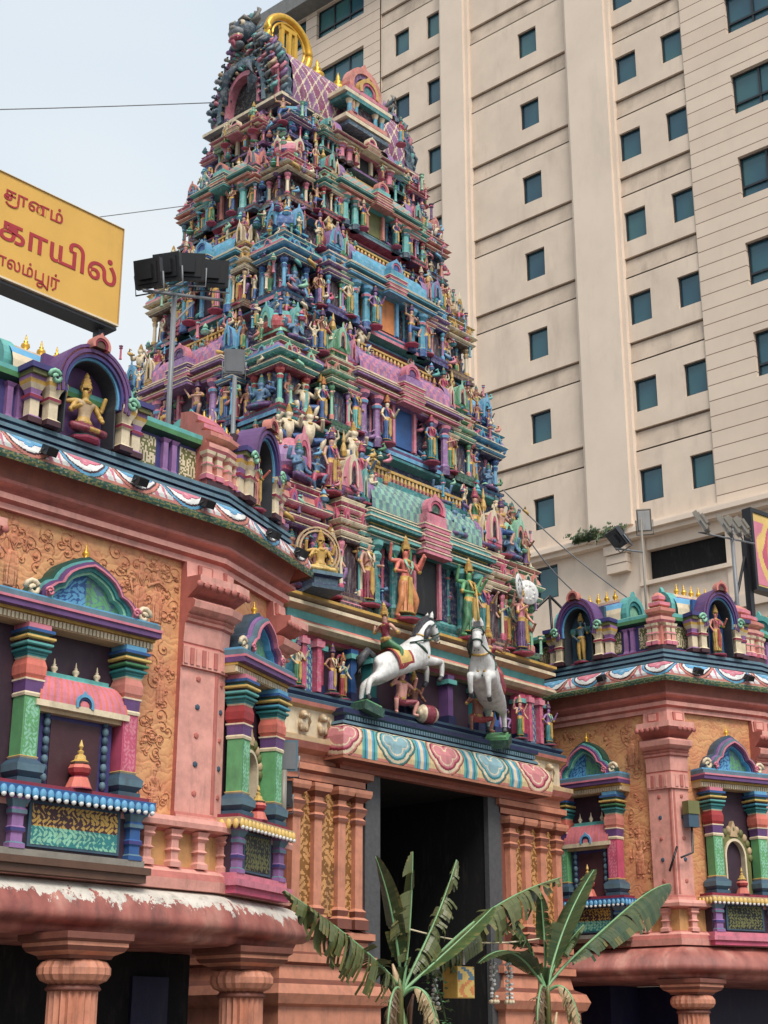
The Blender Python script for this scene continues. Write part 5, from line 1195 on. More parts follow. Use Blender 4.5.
# right wing
TC = frame(B1, CHR); TD = frame((24.80, 24.0, 0), -pi / 2)
WR = build_wing('peach temple wing beyond the gateway with a plain maroon ledge over a navy wall', RP,
    [(TD, 24 - 16.86, .58, 'shrine'), (TC, 1.32, .54, 'arch'), (frame((0, 14.29, 0), 0), 29.3, .70, 'shrine')], [(TD, 24 - 16.9, .80, 'slate'), (TC, 1.30, .72, 'blue'), (frame((0, 14.29, 0), 0), 29.4, .92, 'violet')],
    [(off(RP, 1, .26, .26), 1), (off(RP, 2, .26, .26), 1)],
    [off(RP, 1, .46, .34), off(RP, 2, .30, .42), flat_path(RP[0], RP[1], 4.6, 5.1)], M['peelR'], (31, 16, 0))
mb = MB()
for x, z, s, ps in ((8.08, 6.5, .8, 'hip'), (8.32, 6.4, .8, 'bless'), (6.1, 6.5, .8, 'pray'), (8.15, 4.6, .8, 'stand')):
    mb = MB(); relief(mb, TD, x, z, s, ps, c_rel); mb.build('relief_figure', M['wall'], WR)
mb = MB()
vines(mb, TD, 7.95, 8.42, 4.3, 7.3, 30, 5, c_rel); vines(mb, TD, 5.2, 8.2, 7.0, 7.35, 24, 6, c_rel)
mb.build('carved_vine', M['wall'], WR)
for p in ((24.95, 15.0), (28.6, 13.9), (32.6, 13.9)): portico_column(WR, *p)
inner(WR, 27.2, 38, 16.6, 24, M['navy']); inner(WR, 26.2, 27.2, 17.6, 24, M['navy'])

# the far wing stands a little taller: stretch its storeys
def ZR(z): return z * 3.24 / 3.3 if z < 3.3 else (3.24 + (z - 3.3) * .82 / .88 if z < 4.18 else 4.06 + (z - 4.18) * 1.075)
def walk(o):
    for c in o.children: yield c; yield from walk(c)
for o in walk(WR):
    if o.type == 'MESH':
        for v in o.data.vertices: v.co.z = ZR(v.co.z)
# ------------------------------------------------------------------ large statues on the awning
def own(name, label, cat, loc, rz=0, group=None):
    e = empty(name, loc, label, cat, group); e.rotation_euler = (0, 0, rz); return e
def statue(label, loc, rz, s, name='deity_statue', cat='statue', group=None, **k):
    mb = MB(); figure(mb, sub=2, face=True, **k); me = mb.mesh(name, M['fig']); o = inst(me, name, None, loc, rz, (s, s, s)); tag(o, label, cat, group); return o
HL = 1.33
def horse_thing(label, loc, rz, saddle, rider, pitch=8, HL=1.33):
    e = own('horse_statue', label, 'horse statue', loc, rz); e.rotation_euler = (0, R(pitch), rz); e.scale = (HL, HL, HL)
    def part(mb, name, par, mat=M['fig']):
        me = mb.mesh(name, mat); o = bpy.data.objects.new(name, me); put(o, par); return o
    mb = MB(); horse(mb); b = part(mb, 'body', e)
    mb = MB(); n = 9
    for y0, y1 in ((-.02, .02),): mb.plate(MANE, y0 - .02, y1 + .02, P['dgrey'])
    mb.tube([(.82, -.09, 1.36), (.76, -.125, 1.24), (.73, -.13, 1.1)], [.03, .05, .015], 6, P['dgrey']); part(mb, 'mane', e)
    mb = MB(); mb.tube([(.05, 0, .64), (-.06, 0, .66), (-.14, 0, .52), (-.13, 0, .3), (-.1, 0, .14)], [.04, .05, .065, .05, .01], 8, P['dgrey']); part(mb, 'tail', e)
    mb = MB() # saddle cloth wrapped over the barrel
    ax = Vector((.26, 0, .16)).normalized(); up = Vector((-.16, 0, .26)).normalized(); c0 = Vector((.44, 0, .71))
    def sf(u, v): a = (u * 2 - 1) * 2.1; r = .19 + .012 * math.cos(v * pi); return tuple(c0 + ax * (v - .5) * .3 + up * r * math.cos(a) + Vector((0, 1, 0)) * r * math.sin(a))
    mb.grid(sf, 24, 8, lambda u, v: P['red'] if min(u, 1 - u) < .09 or min(v, 1 - v) < .14 else saddle, smooth=True); part(mb, 'saddle', e)
    mb = MB()
    def loop(c, axis, r, rad, col): # strap round the body
        axis = Vector(axis).normalized(); s = axis.cross(Vector((0, 1, 0))).normalized(); mb.tube([tuple(Vector(c) + s * r * math.cos(2 * pi * i / 20) + Vector((0, 1, 0)) * r * .98 * math.sin(2 * pi * i / 20)) for i in range(21)], rad, 5, col)
    loop((.73, 0, .98), (.1, 0, .21), .165, .018, P['dgreen']); loop((.775, 0, 1.17), (.03, 0, .2), .118, .016, P['gold']); loop((.36, 0, .665), (.26, 0, .16), .182, .016, P['red']); loop((1.0, 0, 1.335), (.1, 0, -.11), .062, .010, P['dgreen']); loop((.90, 0, 1.43), (.11, 0, -.08), .078, .010, P['dgreen'])
    for s in (-1, 1): mb.tube([(1.02, s * .06, 1.30), (.90, s * .1, 1.2), (.70, s * .15, 1.1), (.52, s * .1, 1.0)], .011, 5, P['dgreen'])
    for i in range(8): a = -1.9 + 3.8 * i / 7; mb.ball((.76 + .12 * math.cos(a) * .6 + .05, .15 * math.sin(a), .90 + .06 * math.cos(a)), .022, P['gold'], None, 6, 4)
    part(mb, 'harness', e)
    mb = MB(); figure(mb, 'ride', plinth=False, sub=1, face=True, **rider); m = Matrix.Translation((.34, 0, .50)) @ Matrix.Rotation(R(-18), 4, 'Y') @ Matrix.Rotation(pi / 2, 4, 'Z') @ Matrix.Scale(.82, 4)
    mb.v = [tuple(m @ Vector(v)) for v in mb.v]; part(mb, 'rider', e)
    mb = MB(); mb.lathe([(.16, -.14), (.16, -.03), (.13, -.03), (.13, .0)], 4, [P['dgreen'], P['green'], P['leaf']], (.1, 0, 0)); part(mb, 'pedestal', e)
    return e
horse_thing('rearing white horse statue with yellow saddle cloth and rider, side on above the doorway', (18.02, 16.72, 6.90), R(-6), P['yellow'], dict(skin='skin', cloth='green', top='crimson'), 13)
horse_thing('rearing white horse statue turned chest-first to the street, red saddle cloth and rider', (21.66, 16.72, 6.90), R(209), P['crimson'], dict(skin='skinD', cloth='red', top='crimson'), 24, 1.45)
statue('orange robed guardian statue with tall crown on one side of the lowest tower doorway', (19.36, 16.92, 8.60), -.1, 1.36, pose='guard', skin='coral', cloth='orange', top='coral', halo='green')
statue('green skinned guardian statue holding a gold mace beside the lowest tower doorway', (21.14, 16.92, 8.60), .1, 1.36, pose='guard', skin='leaf', cloth='green', top='green', prop='mace')
statue('squatting pink dwarf statue crouched beneath the raised hooves of the side-on horse', (19.0, 16.72, 6.80), -.1, 1.0, 'dwarf_statue', pose='squat', skin='tpink', cloth='crimson', plinth=False)
statue('squatting brown dwarf statue crouched under the belly of the chest-first horse', (21.0, 16.66, 6.80), -.3, 1.0, 'dwarf_statue', pose='squat', skin='skinD', cloth='red', plinth=False)
statue('small seated drummer statue playing the red drum between the two horses', (19.66, 17.0, 7.0), 0, .95, 'drummer_statue', pose='sit', skin='skinD', cloth='maroon', plinth=False)
mb = MB(); mb.lathe([(.14, -.22), (.2, -.12), (.2, .12), (.14, .22)], 14, [P['cream'], P['crimson'], P['cream']], (0, 0, 0), Matrix.Rotation(pi / 2, 4, 'Y')); mb.lathe([(.14, -.225), (.02, -.228)], 14, P['cream'], (0, 0, 0), Matrix.Rotation(pi / 2, 4, 'Y'))
tag(inst(mb.mesh('drum', M['fig']), 'drum', None, (19.72, 16.76, 6.95), -.2, (.82, .82, .82)), 'red barrel drum lying on the ledge in front of the seated drummer', 'drum')
# gold seated deity with a spoked halo at the left end of the storey
mb = MB(); figure(mb, 'sit', 'gold', 'yellow', 'gold', sub=2, face=True)
for r in (.42, .36): mb.ring([(r * math.cos(2 * pi * i / 28), .45 + r * math.sin(2 * pi * i / 28)) for i in range(29)], [((r - .03) * math.cos(2 * pi * i / 28), .45 + (r - .03) * math.sin(2 * pi * i / 28)) for i in range(29)], .06, .10, P['beige'])
for i in range(18): a = 2 * pi * i / 18; mb.tube([(.33 * math.cos(a), .08, .45 + .33 * math.sin(a)), (.41 * math.cos(a), .08, .45 + .41 * math.sin(a))], .012, 4, P['gold'])
mb.lathe([(.3, -.3), (.3, -.24), (.22, -.2), (.22, -.1), (.28, -.06), (.28, 0)], 4, [P['slate'], P['navy'], P['slate'], P['navy'], P['slateL']])
tag(inst(mb.mesh('deity_statue', M['fig']), 'deity_statue', None, (17.06, 16.78, 8.86), -.3, (1.0,) * 3), 'seated gold deity statue inside a round spoked halo at the lower tower corner', 'statue')
# two pale discs held up by a many armed figure at the far corner
mb = MB(); figure(mb, 'four', 'tpink', 'violet', 'pink', sub=1)
for x, y, t in ((-.18, -.05, .2), (.22, -.02, -.5)):
    m = Matrix.Translation((x, y, 1.05)) @ Matrix.Rotation(t, 4, 'Z') @ Matrix.Rotation(pi / 2, 4, 'X'); mb.lathe([(.20, 0), (.21, .015), (.2, .03)], 22, P['white'], (0, 0, 0), m)
    for i in range(10): a = 2 * pi * i / 10; mb.ball((.12 * math.cos(a), .12 * math.sin(a), .03), (.03, .03, .008), P['grey'] if x < 0 else P['white'], m, 6, 4)
tag(inst(mb.mesh('deity_statue', M['fig']), 'deity_statue', None, (22.72, 16.9, 8.62), .2, (1.2,) * 3), 'pink deity statue raising two pale white discs near the far tower corner', 'statue')

# niche statues of the wings
def niche_statue(label, T, x, **k):
    p = T @ Vector((x, -.08, 8.59)); p.z = ZR(p.z) if k.pop('far', 0) else p.z; az = math.atan2(T[1][0], T[0][0]); mb = MB(); s = k.pop('s'); figure(mb, sub=2, face=True, **k)
    tag(inst(mb.mesh('niche_statue', M['fig']), 'niche_statue', None, p, az, (s, s, s)), label, 'statue')
niche_statue('seated gold many armed deity statue in the violet parapet niche below the yellow sign', TA, 10.36, s=1.12, pose='sit', skin='gold', cloth='crimson', top='beige', plinth=True)
niche_statue('standing peach deity statue in the narrow parapet niche next to the tower flank', TB, .9, s=.78, pose='bless', skin='coral', cloth='salmon')
niche_statue('blue skinned standing statue with gold legs in the dark niche beside the tower', TD, 24 - 16.9, s=.9, far=1, pose='hip', skin='slateL', cloth='gold', skirt=False)
niche_statue('golden standing deity statue in the bright blue niche near the edge banner', TC, 1.30, s=.9, far=1, pose='bless', skin='salmon', cloth='gold')
niche_statue('seated green deity statue in the parapet niche farthest along the street side', TA, 7.4, s=1.1, pose='sit', skin='leaf', cloth='red')
niche_statue('seated pink deity statue in the parapet niche farthest from the gateway', frame((0, 14.29, 0), 0), 29.4, s=1.15, far=1, pose='sit', skin='pink', cloth='blue')

# ------------------------------------------------------------------ spotlights on the eaves
def spot(T, u, label, far=0, group='spotlights along the eaves'):
    mb = MB(); mb.b2(-.12, .12, -.12, .10, -.08, .09, P['black'])
    for i in range(5): mb.b2(-.11 + i * .05, -.09 + i * .05, .10, .15, -.07, .08, P['black'])
    az = math.atan2(T[1][0], T[0][0]); p = T @ Vector((u, -.48, 8.12)); p.z = ZR(p.z) if far else p.z
    e = empty('spotlight', p, label, 'spotlight', group); e.rotation_euler = (R(30), 0, az); e.scale = (.6, .6, .6)
    me = mb.mesh('housing', M['plain']); o = bpy.data.objects.new('housing', me); put(o, e)
    b = MB(); b.tube([(-.14, 0, .02), (-.14, .12, -.1), (.14, .12, -.1), (.14, 0, .02)], .014, 5, P['dgrey']); b.tube([(0, .12, -.1), (0, .22, -.10)], .014, 5, P['dgrey']); o = bpy.data.objects.new('bracket', b.mesh('bracket', M['plain'])); put(o, e)
spot(TA, 9.62, 'black spotlight on the lotus eave at the frame edge, below the blue scroll panel')
spot(TA, 10.98, 'black spotlight on the lotus eave right under the seated niche statue')
spot(TA, 12.08, 'black spotlight on the lotus eave under the stepped corner turret')
spot(TB, .7, 'black spotlight on the angled eave under the narrow niche by the tower')
spot(TB, 1.6, 'black spotlight at the angled eave tip touching the tower')
spot(TD, 24 - 16.2, 'dark spotlight on the far wing eave beside the blue skinned statue niche', 1)
spot(TC, .45, 'dark spotlight on the far wing eave just past its corner turret', 1)
spot(TC, 1.7, 'dark spotlight on the far wing eave below the golden statue niche', 1)

# ------------------------------------------------------------------ floodlight poles
def lamp(e, name, loc, rz, tilt, w, h, face, back):
    mb = MB(); mb.b2(-w / 2, w / 2, -.05, .05, -h / 2, h / 2, back); mb.b2(-w / 2 + .03, w / 2 - .03, -.062, -.05, -h / 2 + .03, h / 2 - .03, face)
    mb.b2(-w / 2 + .05, w / 2 - .05, .05, .075, -h / 2 + .05, h / 2 - .05, back); mb.b2(-.1, .1, .075, .13, -h / 4, h / 4, back)
    mb.tube([(-w / 2 - .02, 0, 0), (-w / 2 - .02, 0, -h / 2 - .08), (w / 2 + .02, 0, -h / 2 - .08), (w / 2 + .02, 0, 0)], .014, 5, P['grey'])
    o = bpy.data.objects.new(name, mb.mesh(name, M['plain'])); put(o, e); o.location = Vector(loc) - origin(e); o.rotation_euler = (tilt, 0, rz)
def pole(e, z0, z1, r, x, y, c=None):
    mb = MB(); mb.tube([(x, y, z0), (x, y, z1)], r, 10, c or P['grey']); mb.lathe([(r * 2.4, 0), (r * 2.4, .03), (r * 1.2, .05)], 10, P['dgrey'], (x, y, z0)); mb.build('pole', M['plain'], e)
fe = empty('floodlight_pole', (12.9, 15.8, 8.49), 'steel pole with a crossbar of four black floodlights aimed up at the tower', 'floodlight pole')
pole(fe, 8.49, 12.1, .04, 12.9, 15.8)
mb = MB(); mb.tube([(12.15, 15.58, 11.78), (14.1, 16.1, 12.55)], .026, 8, P['grey']); mb.tube([(12.9, 15.8, 11.6), (13.4, 15.95, 12.2)], .018, 6, P['grey']); mb.build('crossbar', M['plain'], fe)
for i, (x, y, z, rz, tl) in enumerate(((12.20, 15.55, 12.06, R(112), R(-14)), (12.66, 15.70, 12.40, R(116), R(-14)), (13.18, 15.85, 12.67, R(138), R(-12)), (13.79, 16.0, 12.86, R(140), R(-12)))): lamp(fe, 'floodlight', (x, y, z), rz, tl, .50 if i > 1 else .42, .42, P['slate'], P['black'])
f2 = empty('floodlight_pole', (14.42, 16.1, 8.49), 'slim grey pole with a single grey square floodlight seen against the tower', 'floodlight pole')
pole(f2, 8.49, 11.35, .035, 14.42, 16.1); lamp(f2, 'floodlight', (14.40, 16.1, 11.6), R(-40), R(14), .32, .38, P['grey'], P['grey'])
f3 = empty('floodlight_pole', (14.42, 14.82, 4.14), 'short post with a grey box floodlight over a black one beside the gateway', 'floodlight pole')
pole(f3, 4.14, 5.1, .045, 14.42, 14.82, P['stone']); lamp(f3, 'floodlight', (14.42, 14.84, 5.30), R(-42), R(8), .40, .42, P['grey'], P['slateL']); lamp(f3, 'floodlight', (14.5, 14.98, 4.80), R(-38), R(0), .34, .36, P['black'], P['black'])
f4 = empty('floodlight_pole', (25.3, 15.7, 8.49), 'thin white pole with two tilted floodlights above the far corner turret', 'floodlight pole')
pole(f4, 8.49, 11.7, .022, 25.3, 15.7, P['stone']); lamp(f4, 'floodlight', (25.42, 15.7, 11.72), R(-60), R(30), .3, .46, P['white'], P['stone']); lamp(f4, 'floodlight', (24.7, 15.9, 11.2), R(60), R(-40), .5, .4, P['dgrey'], P['dgrey'])
mb = MB(); mb.tube([(25.3, 15.7, 11.0), (24.6, 15.9, 10.95)], .02, 6, P['grey']); mb.build('crossbar', M['plain'], f4)
f5 = empty('floodlight_pole', (28.5, 15.4, 8.49), 'grey pole with a long crossbar of pale tilted floodlights by the banner', 'floodlight pole')
pole(f5, 8.49, 12.3, .045, 28.5, 15.4, P['grey'])
mb = MB(); mb.tube([(27.2, 15.47, 11.85), (29.4, 15.35, 12.1)], .022, 8, P['grey']); mb.build('crossbar', M['plain'], f5)
for i, (x, z) in enumerate(((27.3, 12.1), (28.3, 12.28), (28.7, 12.36), (29.1, 12.44))): lamp(f5, 'floodlight', (x, 15.45, z), R(200), R(28), .26, .5, P['white'], P['stone'])
f6 = empty('corner_lamp', (24.98, 14.9, 5.5), 'small boxed lamp with a bracket fixed to the dotted corner pilaster', 'lamp')
LT = frame((24.98, 14.86, 0), CHR)
mb = MB(); mb.b2(-.12, .12, -.16, 0, 5.36, 5.60, P['slate'], LT); mb.b2(-.13, .13, -.18, 0, 5.60, 5.84, P['olive'], LT); mb.build('housing', M['plain'], f6)
mb = MB(); mb.tube([(0, -.08, 5.36), (-.02, -.08, 4.9), (-.28, -.06, 4.8)], .022, 6, P['dgrey'], LT); mb.tube([(-.5, .02, 4.55), (-.34, -.04, 5.0)], .022, 6, P['black'], LT); mb.build('bracket', M['plain'], f6)
f7 = empty('lamp_arm', (25.5, 18.2, 9.2), 'black triangular lamp arm with small lamps on the far parapet roof', 'lamp')
mb = MB(); 
for a, b in (((25.3, 18.0, 9.2), (25.5, 18.2, 10.6)), ((25.5, 18.2, 10.6), (25.9, 17.6, 9.8)), ((25.5, 18.2, 10.6), (25.2, 19.2, 9.8))): mb.tube([a, b], .03, 6, P['black'])
mb.build('arm', M['plain'], f7)
mb = MB()
for c in ((25.9, 17.6, 9.75), (25.2, 19.2, 9.75)): mb.lathe([(.04, .12), (.11, 0), (.10, -.02)], 10, P['dgrey'], c)
mb.build('lamp_shade', M['plain'], f7)

# ------------------------------------------------------------------ yellow sign with Tamil lettering
SY = 15.5; SX = -.02
sg = empty('sign_board', (10.0, SY, 8.49), 'large yellow board with red Tamil lettering standing above the parapet', 'sign')
x0, x1, z0_, z1_ = 8.0, 11.66, 11.03, 12.53
mb = MB(); mb.b2(x0, x1, SY, SY + .26, z0_, z1_, P['yellow']); mb.build('panel', M['signyel'], sg)
mb = MB()
for a, b, c, d_ in ((x0 - .012, x1 + .012, z0_ - .03, z0_ - .003), (x0 - .012, x1 + .012, z1_ + .003, z1_ + .012)): mb.b2(a, b, SY - .02, SY + .28, c, d_, P['cream'])
for a, b in ((x0 - .012, x0 - .003), (x1 + .003, x1 + .012)): mb.b2(a, b, SY - .02, SY + .28, z0_ - .003, z1_ + .003, P['beige'])
mb.b2(x0 - .01, x1 + .01, SY + .02, SY + .32, z0_ - .08, z0_ - .045, P['dgrey']); mb.build('frame', M['plain'], sg)
for x in (8.4, 11.5): mb = MB(); mb.b2(x - .05, x + .05, SY + .12, SY + .26, 8.49, z0_ - .1, P['dgrey']); mb.tube([(x, SY + .2, 10.6), (x, SY + 1.6, 8.5)], .03, 6, P['dgrey']); mb.build('post', M['plain'], sg)
def text(body, right, base, size, bold, name='lettering', maxw=None):
    cu = bpy.data.curves.new(name, 'FONT'); cu.body = body; cu.size = size; cu.extrude = .003; cu.offset = bold; cu.align_x = 'LEFT'
    o = bpy.data.objects.new('tmp', cu); COL.objects.link(o); bpy.context.view_layer.update()
    me = bpy.data.meshes.new_from_object(o.evaluated_get(bpy.context.evaluated_depsgraph_get())); bpy.data.objects.remove(o)
    xs = [v.co.x for v in me.vertices]; wd = max(xs) - min(xs); sx = 1 if not maxw else maxw / wd
    mx_ = max(xs)
    for v in me.vertices: v.co = Vector((right + (v.co.x - mx_) * sx, SY - .006 - v.co.z, base + v.co.y)) - Vector((10.0, SY, 8.49))
    me.materials.clear(); me.materials.append(M['letter']); me.name = name; put(bpy.data.objects.new(name, me), sg)
def strokes(lines, wd, name='lettering'):
    mb = MB()
    for pts in lines:
        # smooth the stroke, then lay it as a flat ribbon
        for _ in range(2):
            q = [pts[0]]
            for a, b in zip(pts, pts[1:]): q += [(a[0] * .75 + b[0] * .25, a[1] * .75 + b[1] * .25), (a[0] * .25 + b[0] * .75, a[1] * .25 + b[1] * .75)]
            pts = q + [pts[-1]]
        o, i = [], []
        for k, p in enumerate(pts):
            a, b = pts[max(k - 1, 0)], pts[min(k + 1, len(pts) - 1)]; t = Vector((b[0] - a[0], b[1] - a[1])).normalized(); nn = Vector((-t.y, t.x)) * wd / 2
            o.append((p[0] + nn.x, p[1] + nn.y)); i.append((p[0] - nn.x, p[1] - nn.y))
        mb.ring(o, i, SY - .0125, SY - .002, P['red'])
    mb.build(name, M['letter'], sg)
text('சானம்', 10.63, 12.165, .265, .002, maxw=.95)
strokes([[(9.90, 12.20), (9.91, 12.13), (9.87, 12.09), (9.79, 12.085), (9.74, 12.10), (9.72, 12.13)]], .022)
strokes([[(9.79, 11.775), (9.935, 11.735)]], .085)
strokes([[(9.70, 12.22), (9.76, 12.205)]], .03)
text('காயில்', 11.59, 11.575, .47, .006, maxw=1.93)
text('ாலம்ப', 10.40, 11.185, .25, .001, maxw=.72)
strokes([[(10.385, 11.20), (10.40, 11.15), (10.36, 11.10), (10.30, 11.11), (10.31, 11.16), (10.38, 11.17), (10.45, 11.13), (10.47, 11.10)], [(10.47, 11.10), (10.475, 11.24), (10.475, 11.32)]], .018)
text('ர்', 10.655, 11.185, .25, .001)

# ------------------------------------------------------------------ banner at the right edge
bn = empty('banner_board', (30.6, 16.0, 8.49), 'framed festival banner in yellow and pink standing on black posts at the edge', 'banner')
BT = frame((30.5, 16.0, 0), R(-8))
mb = MB()
def bpat(u, v):
    d = math.hypot((u - .5) * 1.9, (v - .5) * 1.6); w_ = d + .05 * math.sin(u * 20 + 6 * v)
    if w_ < .22: return P['skin']
    if w_ < .38: return P['brown'] if v > .45 else P['beige']
    if w_ < .55: return P['orange']
    if w_ < .66: return P['rose']
    return P['yellow'] if w_ < .85 or v > .9 else P['pink']
mb.grid(lambda u, v: (.1 + 1.9 * u, -.03, 11.55 + 1.7 * v), 60, 54, bpat, BT); mb.b2(.06, 2.04, -.02, .12, 11.5, 13.3, P['yellow'], BT); mb.build('panel', M['plain'], bn)
mb = MB()
for a, b, c, d_ in ((.0, .08, 11.4, 13.4), (2.02, 2.1, 11.4, 13.4), (.08, 2.02, 11.4, 11.5), (.08, 2.02, 13.3, 13.4)): mb.b2(a, b, -.05, .2, c, d_, P['black'], BT)
mb.build('frame', M['plain'], bn)
for x in (-.02, 1.9): mb = MB(); mb.b2(x - .07, x + .07, .08, .22, 8.49, 11.4 if x > 1 else 12.6, P['black'], BT); mb.tube([(x - .08, .15, 12.2 if x < 1 else 11.4), (x - .9, .7, 8.5)], .035, 6, P['black'], BT); mb.build('post', M['plain'], bn)

# ------------------------------------------------------------------ banana plants tied at the gate
def leaf(name, par, pts, wid, seed, col, tear=.35, droop=.25, fold=.5):
    """banana leaf along a midrib: side strips torn apart, some hanging"""
    g = random.Random(seed); mb = MB(); n = 64
    pts = [Vector(p) for p in pts]
    def bez(t):
        q = pts[:]
        while len(q) > 1: q = [a.lerp(b, t) for a, b in zip(q, q[1:])]
        return q[0]
    rib = [bez(i / n) for i in range(n + 1)]; root = .22
    mb.tube(rib, [.020 * (1 - .8 * i / n) + .004 for i in range(n + 1)], 6, mixc(P['leaf'], P['cream'], .12))
    sn = Vector((0, 0, 1)); state = {-1: 0.0, 1: 0.0}
    for s in (-1, 1):
        dr = g.uniform(0, droop); jit = 1.0
        for i in range(int(n * root), n):
            t = i / n; tw = (t - root) / (1 - root)
            wdt = wid * (math.sin(pi * min(1, tw * .96 + .04)) ** .55) * jit
            if g.random() < tear * .7: dr = g.uniform(0, droop * 2.2); jit = g.uniform(.7, 1.08)
            a, b = rib[i], rib[i + 1]; T_ = (b - a).normalized(); sd = T_.cross(sn)
            if sd.length < .15: sd = T_.cross(Vector((.6, -.8, 0)))
            sd.normalize(); nv = sd.cross(T_)
            k = .93 if g.random() < tear else 1.0; rows = []
            for j in range(5):
                f = j / 4; w_ = wdt * f; ang = -fold * .6 + dr * f * 1.6 + .15
                off_ = sd * (s * w_ * math.cos(ang * .8)) - nv * (w_ * math.sin(ang)) * 1 + T_ * (w_ * .28)
                off_.z -= dr * w_ * f * .9
                rows.append((a + off_, a + (b - a) * k + off_))
            c = mixc(col, P['olive'], g.uniform(0, .35)); e = rgb(150, 130, 70)
            for j in range(4): mb.add([rows[j][0], rows[j][1], rows[j + 1][1], rows[j + 1][0]], [(0, 1, 2, 3)], c if j < 3 else mixc(c, e, g.choice([0, 0, 0, .35])), None, True)
    return mb.build(name, M['leafmat'], par)
def banana(label, x, y, leaves, zb):
    e = empty('banana_plant', (x, y, 0), label, 'banana plant'); g = random.Random(int(x * 10))
    mb = MB(); mb.tube([(x, y, 0), (x + .03, y, .9), (x - .02, y, 1.7), (x, y, zb)], [.13, .12, .10, .07], 10, mixc(P['olive'], P['leaf'], .4))
    for i in range(9): a = g.uniform(0, 6.28); mb.tube([(x + .1 * math.cos(a), y + .1 * math.sin(a), .2 + i * .2), (x + .1 * math.cos(a), y + .1 * math.sin(a), .8 + i * .2), (x + .15 * math.cos(a), y + .15 * math.sin(a), 1.1 + i * .18)], [.05, .04, .012], 6, [P['brown'], P['olive'], P['beige']][i % 3])
    mb.build('stem', M['leafmat'], e)
    for i, (dx, dy, dz_) in enumerate(((-.55, -.2, -1.0), (.5, -.25, -1.15), (.15, -.45, -.9))): leaf('dry_leaf', e, [(x, y, zb - .35), (x + dx * .5, y + dy * .6, zb - .05), (x + dx, y + dy, zb - .5), (x + dx * .9, y + dy, zb + dz_)], .13, i + 40, [P['brown'], P['olive'], P['beige']][i], .7, .9, .9)
    for i, (tip, mids, wd, col, tear, dr, fold) in enumerate(leaves): leaf('leaf', e, [(x, y, zb - .3)] + mids + [tip], wd, i + int(x), col, tear, dr, fold)
GD, GM, GY = rgb(40, 66, 36), rgb(56, 84, 40), rgb(84, 92, 50)
BY = 13.3
banana('banana plant with shredded leaves before the dark doorway, one leaf reaching the peeling ledge', 15.12, BY, [
    ((12.95, BY - .05, 3.30), [(15.0, BY, 2.35), (14.3, BY - .1, 2.75)], .26, GY, .75, .7, .5),
    ((14.72, BY + .1, 3.86), [(15.05, BY, 2.7), (14.95, BY, 3.3)], .25, GD, .12, .1, .75),
    ((15.22, BY - .1, 3.95), [(15.1, BY - .1, 2.6), (15.2, BY - .1, 3.2)], .24, GY, .3, .5, .9),
    ((16.12, BY - .1, 3.92), [(15.3, BY, 2.5), (15.75, BY - .1, 3.1)], .17, GY, .7, .7, .9),
    ((18.8, BY + .1, 3.9), [(15.5, BY, 2.4), (16.2, BY, 3.05), (17.2, BY, 3.55)], .24, GY, .8, .9, .5),
    ((16.5, BY - .4, 3.3), [(15.5, BY - .1, 2.5), (15.9, BY - .25, 2.8)], .30, GM, .1, .1, .4)], 2.5)
banana('banana plant with one broad dark leaf leaning in front of the right wing window', 18.2, BY, [
    ((19.52, BY, 4.06), [(18.4, BY, 2.75), (18.75, BY, 3.4)], .25, GD, .08, .15, .5),
    ((21.4, BY - .15, 3.98), [(18.5, BY - .1, 2.75), (19.6, BY - .2, 3.15), (20.4, BY - .2, 3.85)], .28, GD, .22, .35, .3),
    ((18.0, BY - .1, 3.6), [(18.2, BY, 2.7), (18.2, BY, 3.1)], .14, GD, .2, .2, .9),
    ((16.55, BY - .1, 2.6), [(17.9, BY, 2.55), (17.3, BY - .1, 3.05)], .24, GD, .08, .25, .5),
    ((17.55, BY + .1, 3.35), [(18.0, BY, 2.6), (17.75, BY, 3.0)], .16, GM, .4, .5, .6),
    ((18.75, BY - .3, 3.2), [(18.35, BY, 2.6), (18.5, BY - .1, 2.9)], .12, GM, .3, .3, .6)], 2.6)
# rope between the plants, with paper box and flower strings
mb = MB(); mb.tube([(15.2 + 3.0 * i / 14, BY + .06, 3.0 - .12 * math.sin(pi * i / 14)) for i in range(15)], .012, 5, P['cream'])
tag(mb.build('festoon_rope', M['plain']), 'thin pale rope strung between the two banana plants', 'rope')
lb = empty('paper_lantern', (16.3, BY + .06, 2.9), 'square yellow paper box lantern hanging by a white ribbon from the rope', 'lantern')
mb = MB(); mb.b2(16.12, 16.48, BY - .08, BY + .16, 2.15, 2.55, P['gold'])
mb.grid(lambda u, v: (16.13 + .34 * u, BY - .084, 2.16 + .38 * v), 14, 14, lambda u, v: P['yellow'] if math.sin(u * 9 + 3 * math.sin(v * 7)) > -.2 else (P['slateL'] if v > .55 else P['orange'])); mb.build('box', M['paint'], lb)
mb = MB(); mb.b2(16.41, 16.45, BY + .05, BY + .065, 2.58, 2.90, P['white']); mb.build('ribbon', M['plain'], lb)
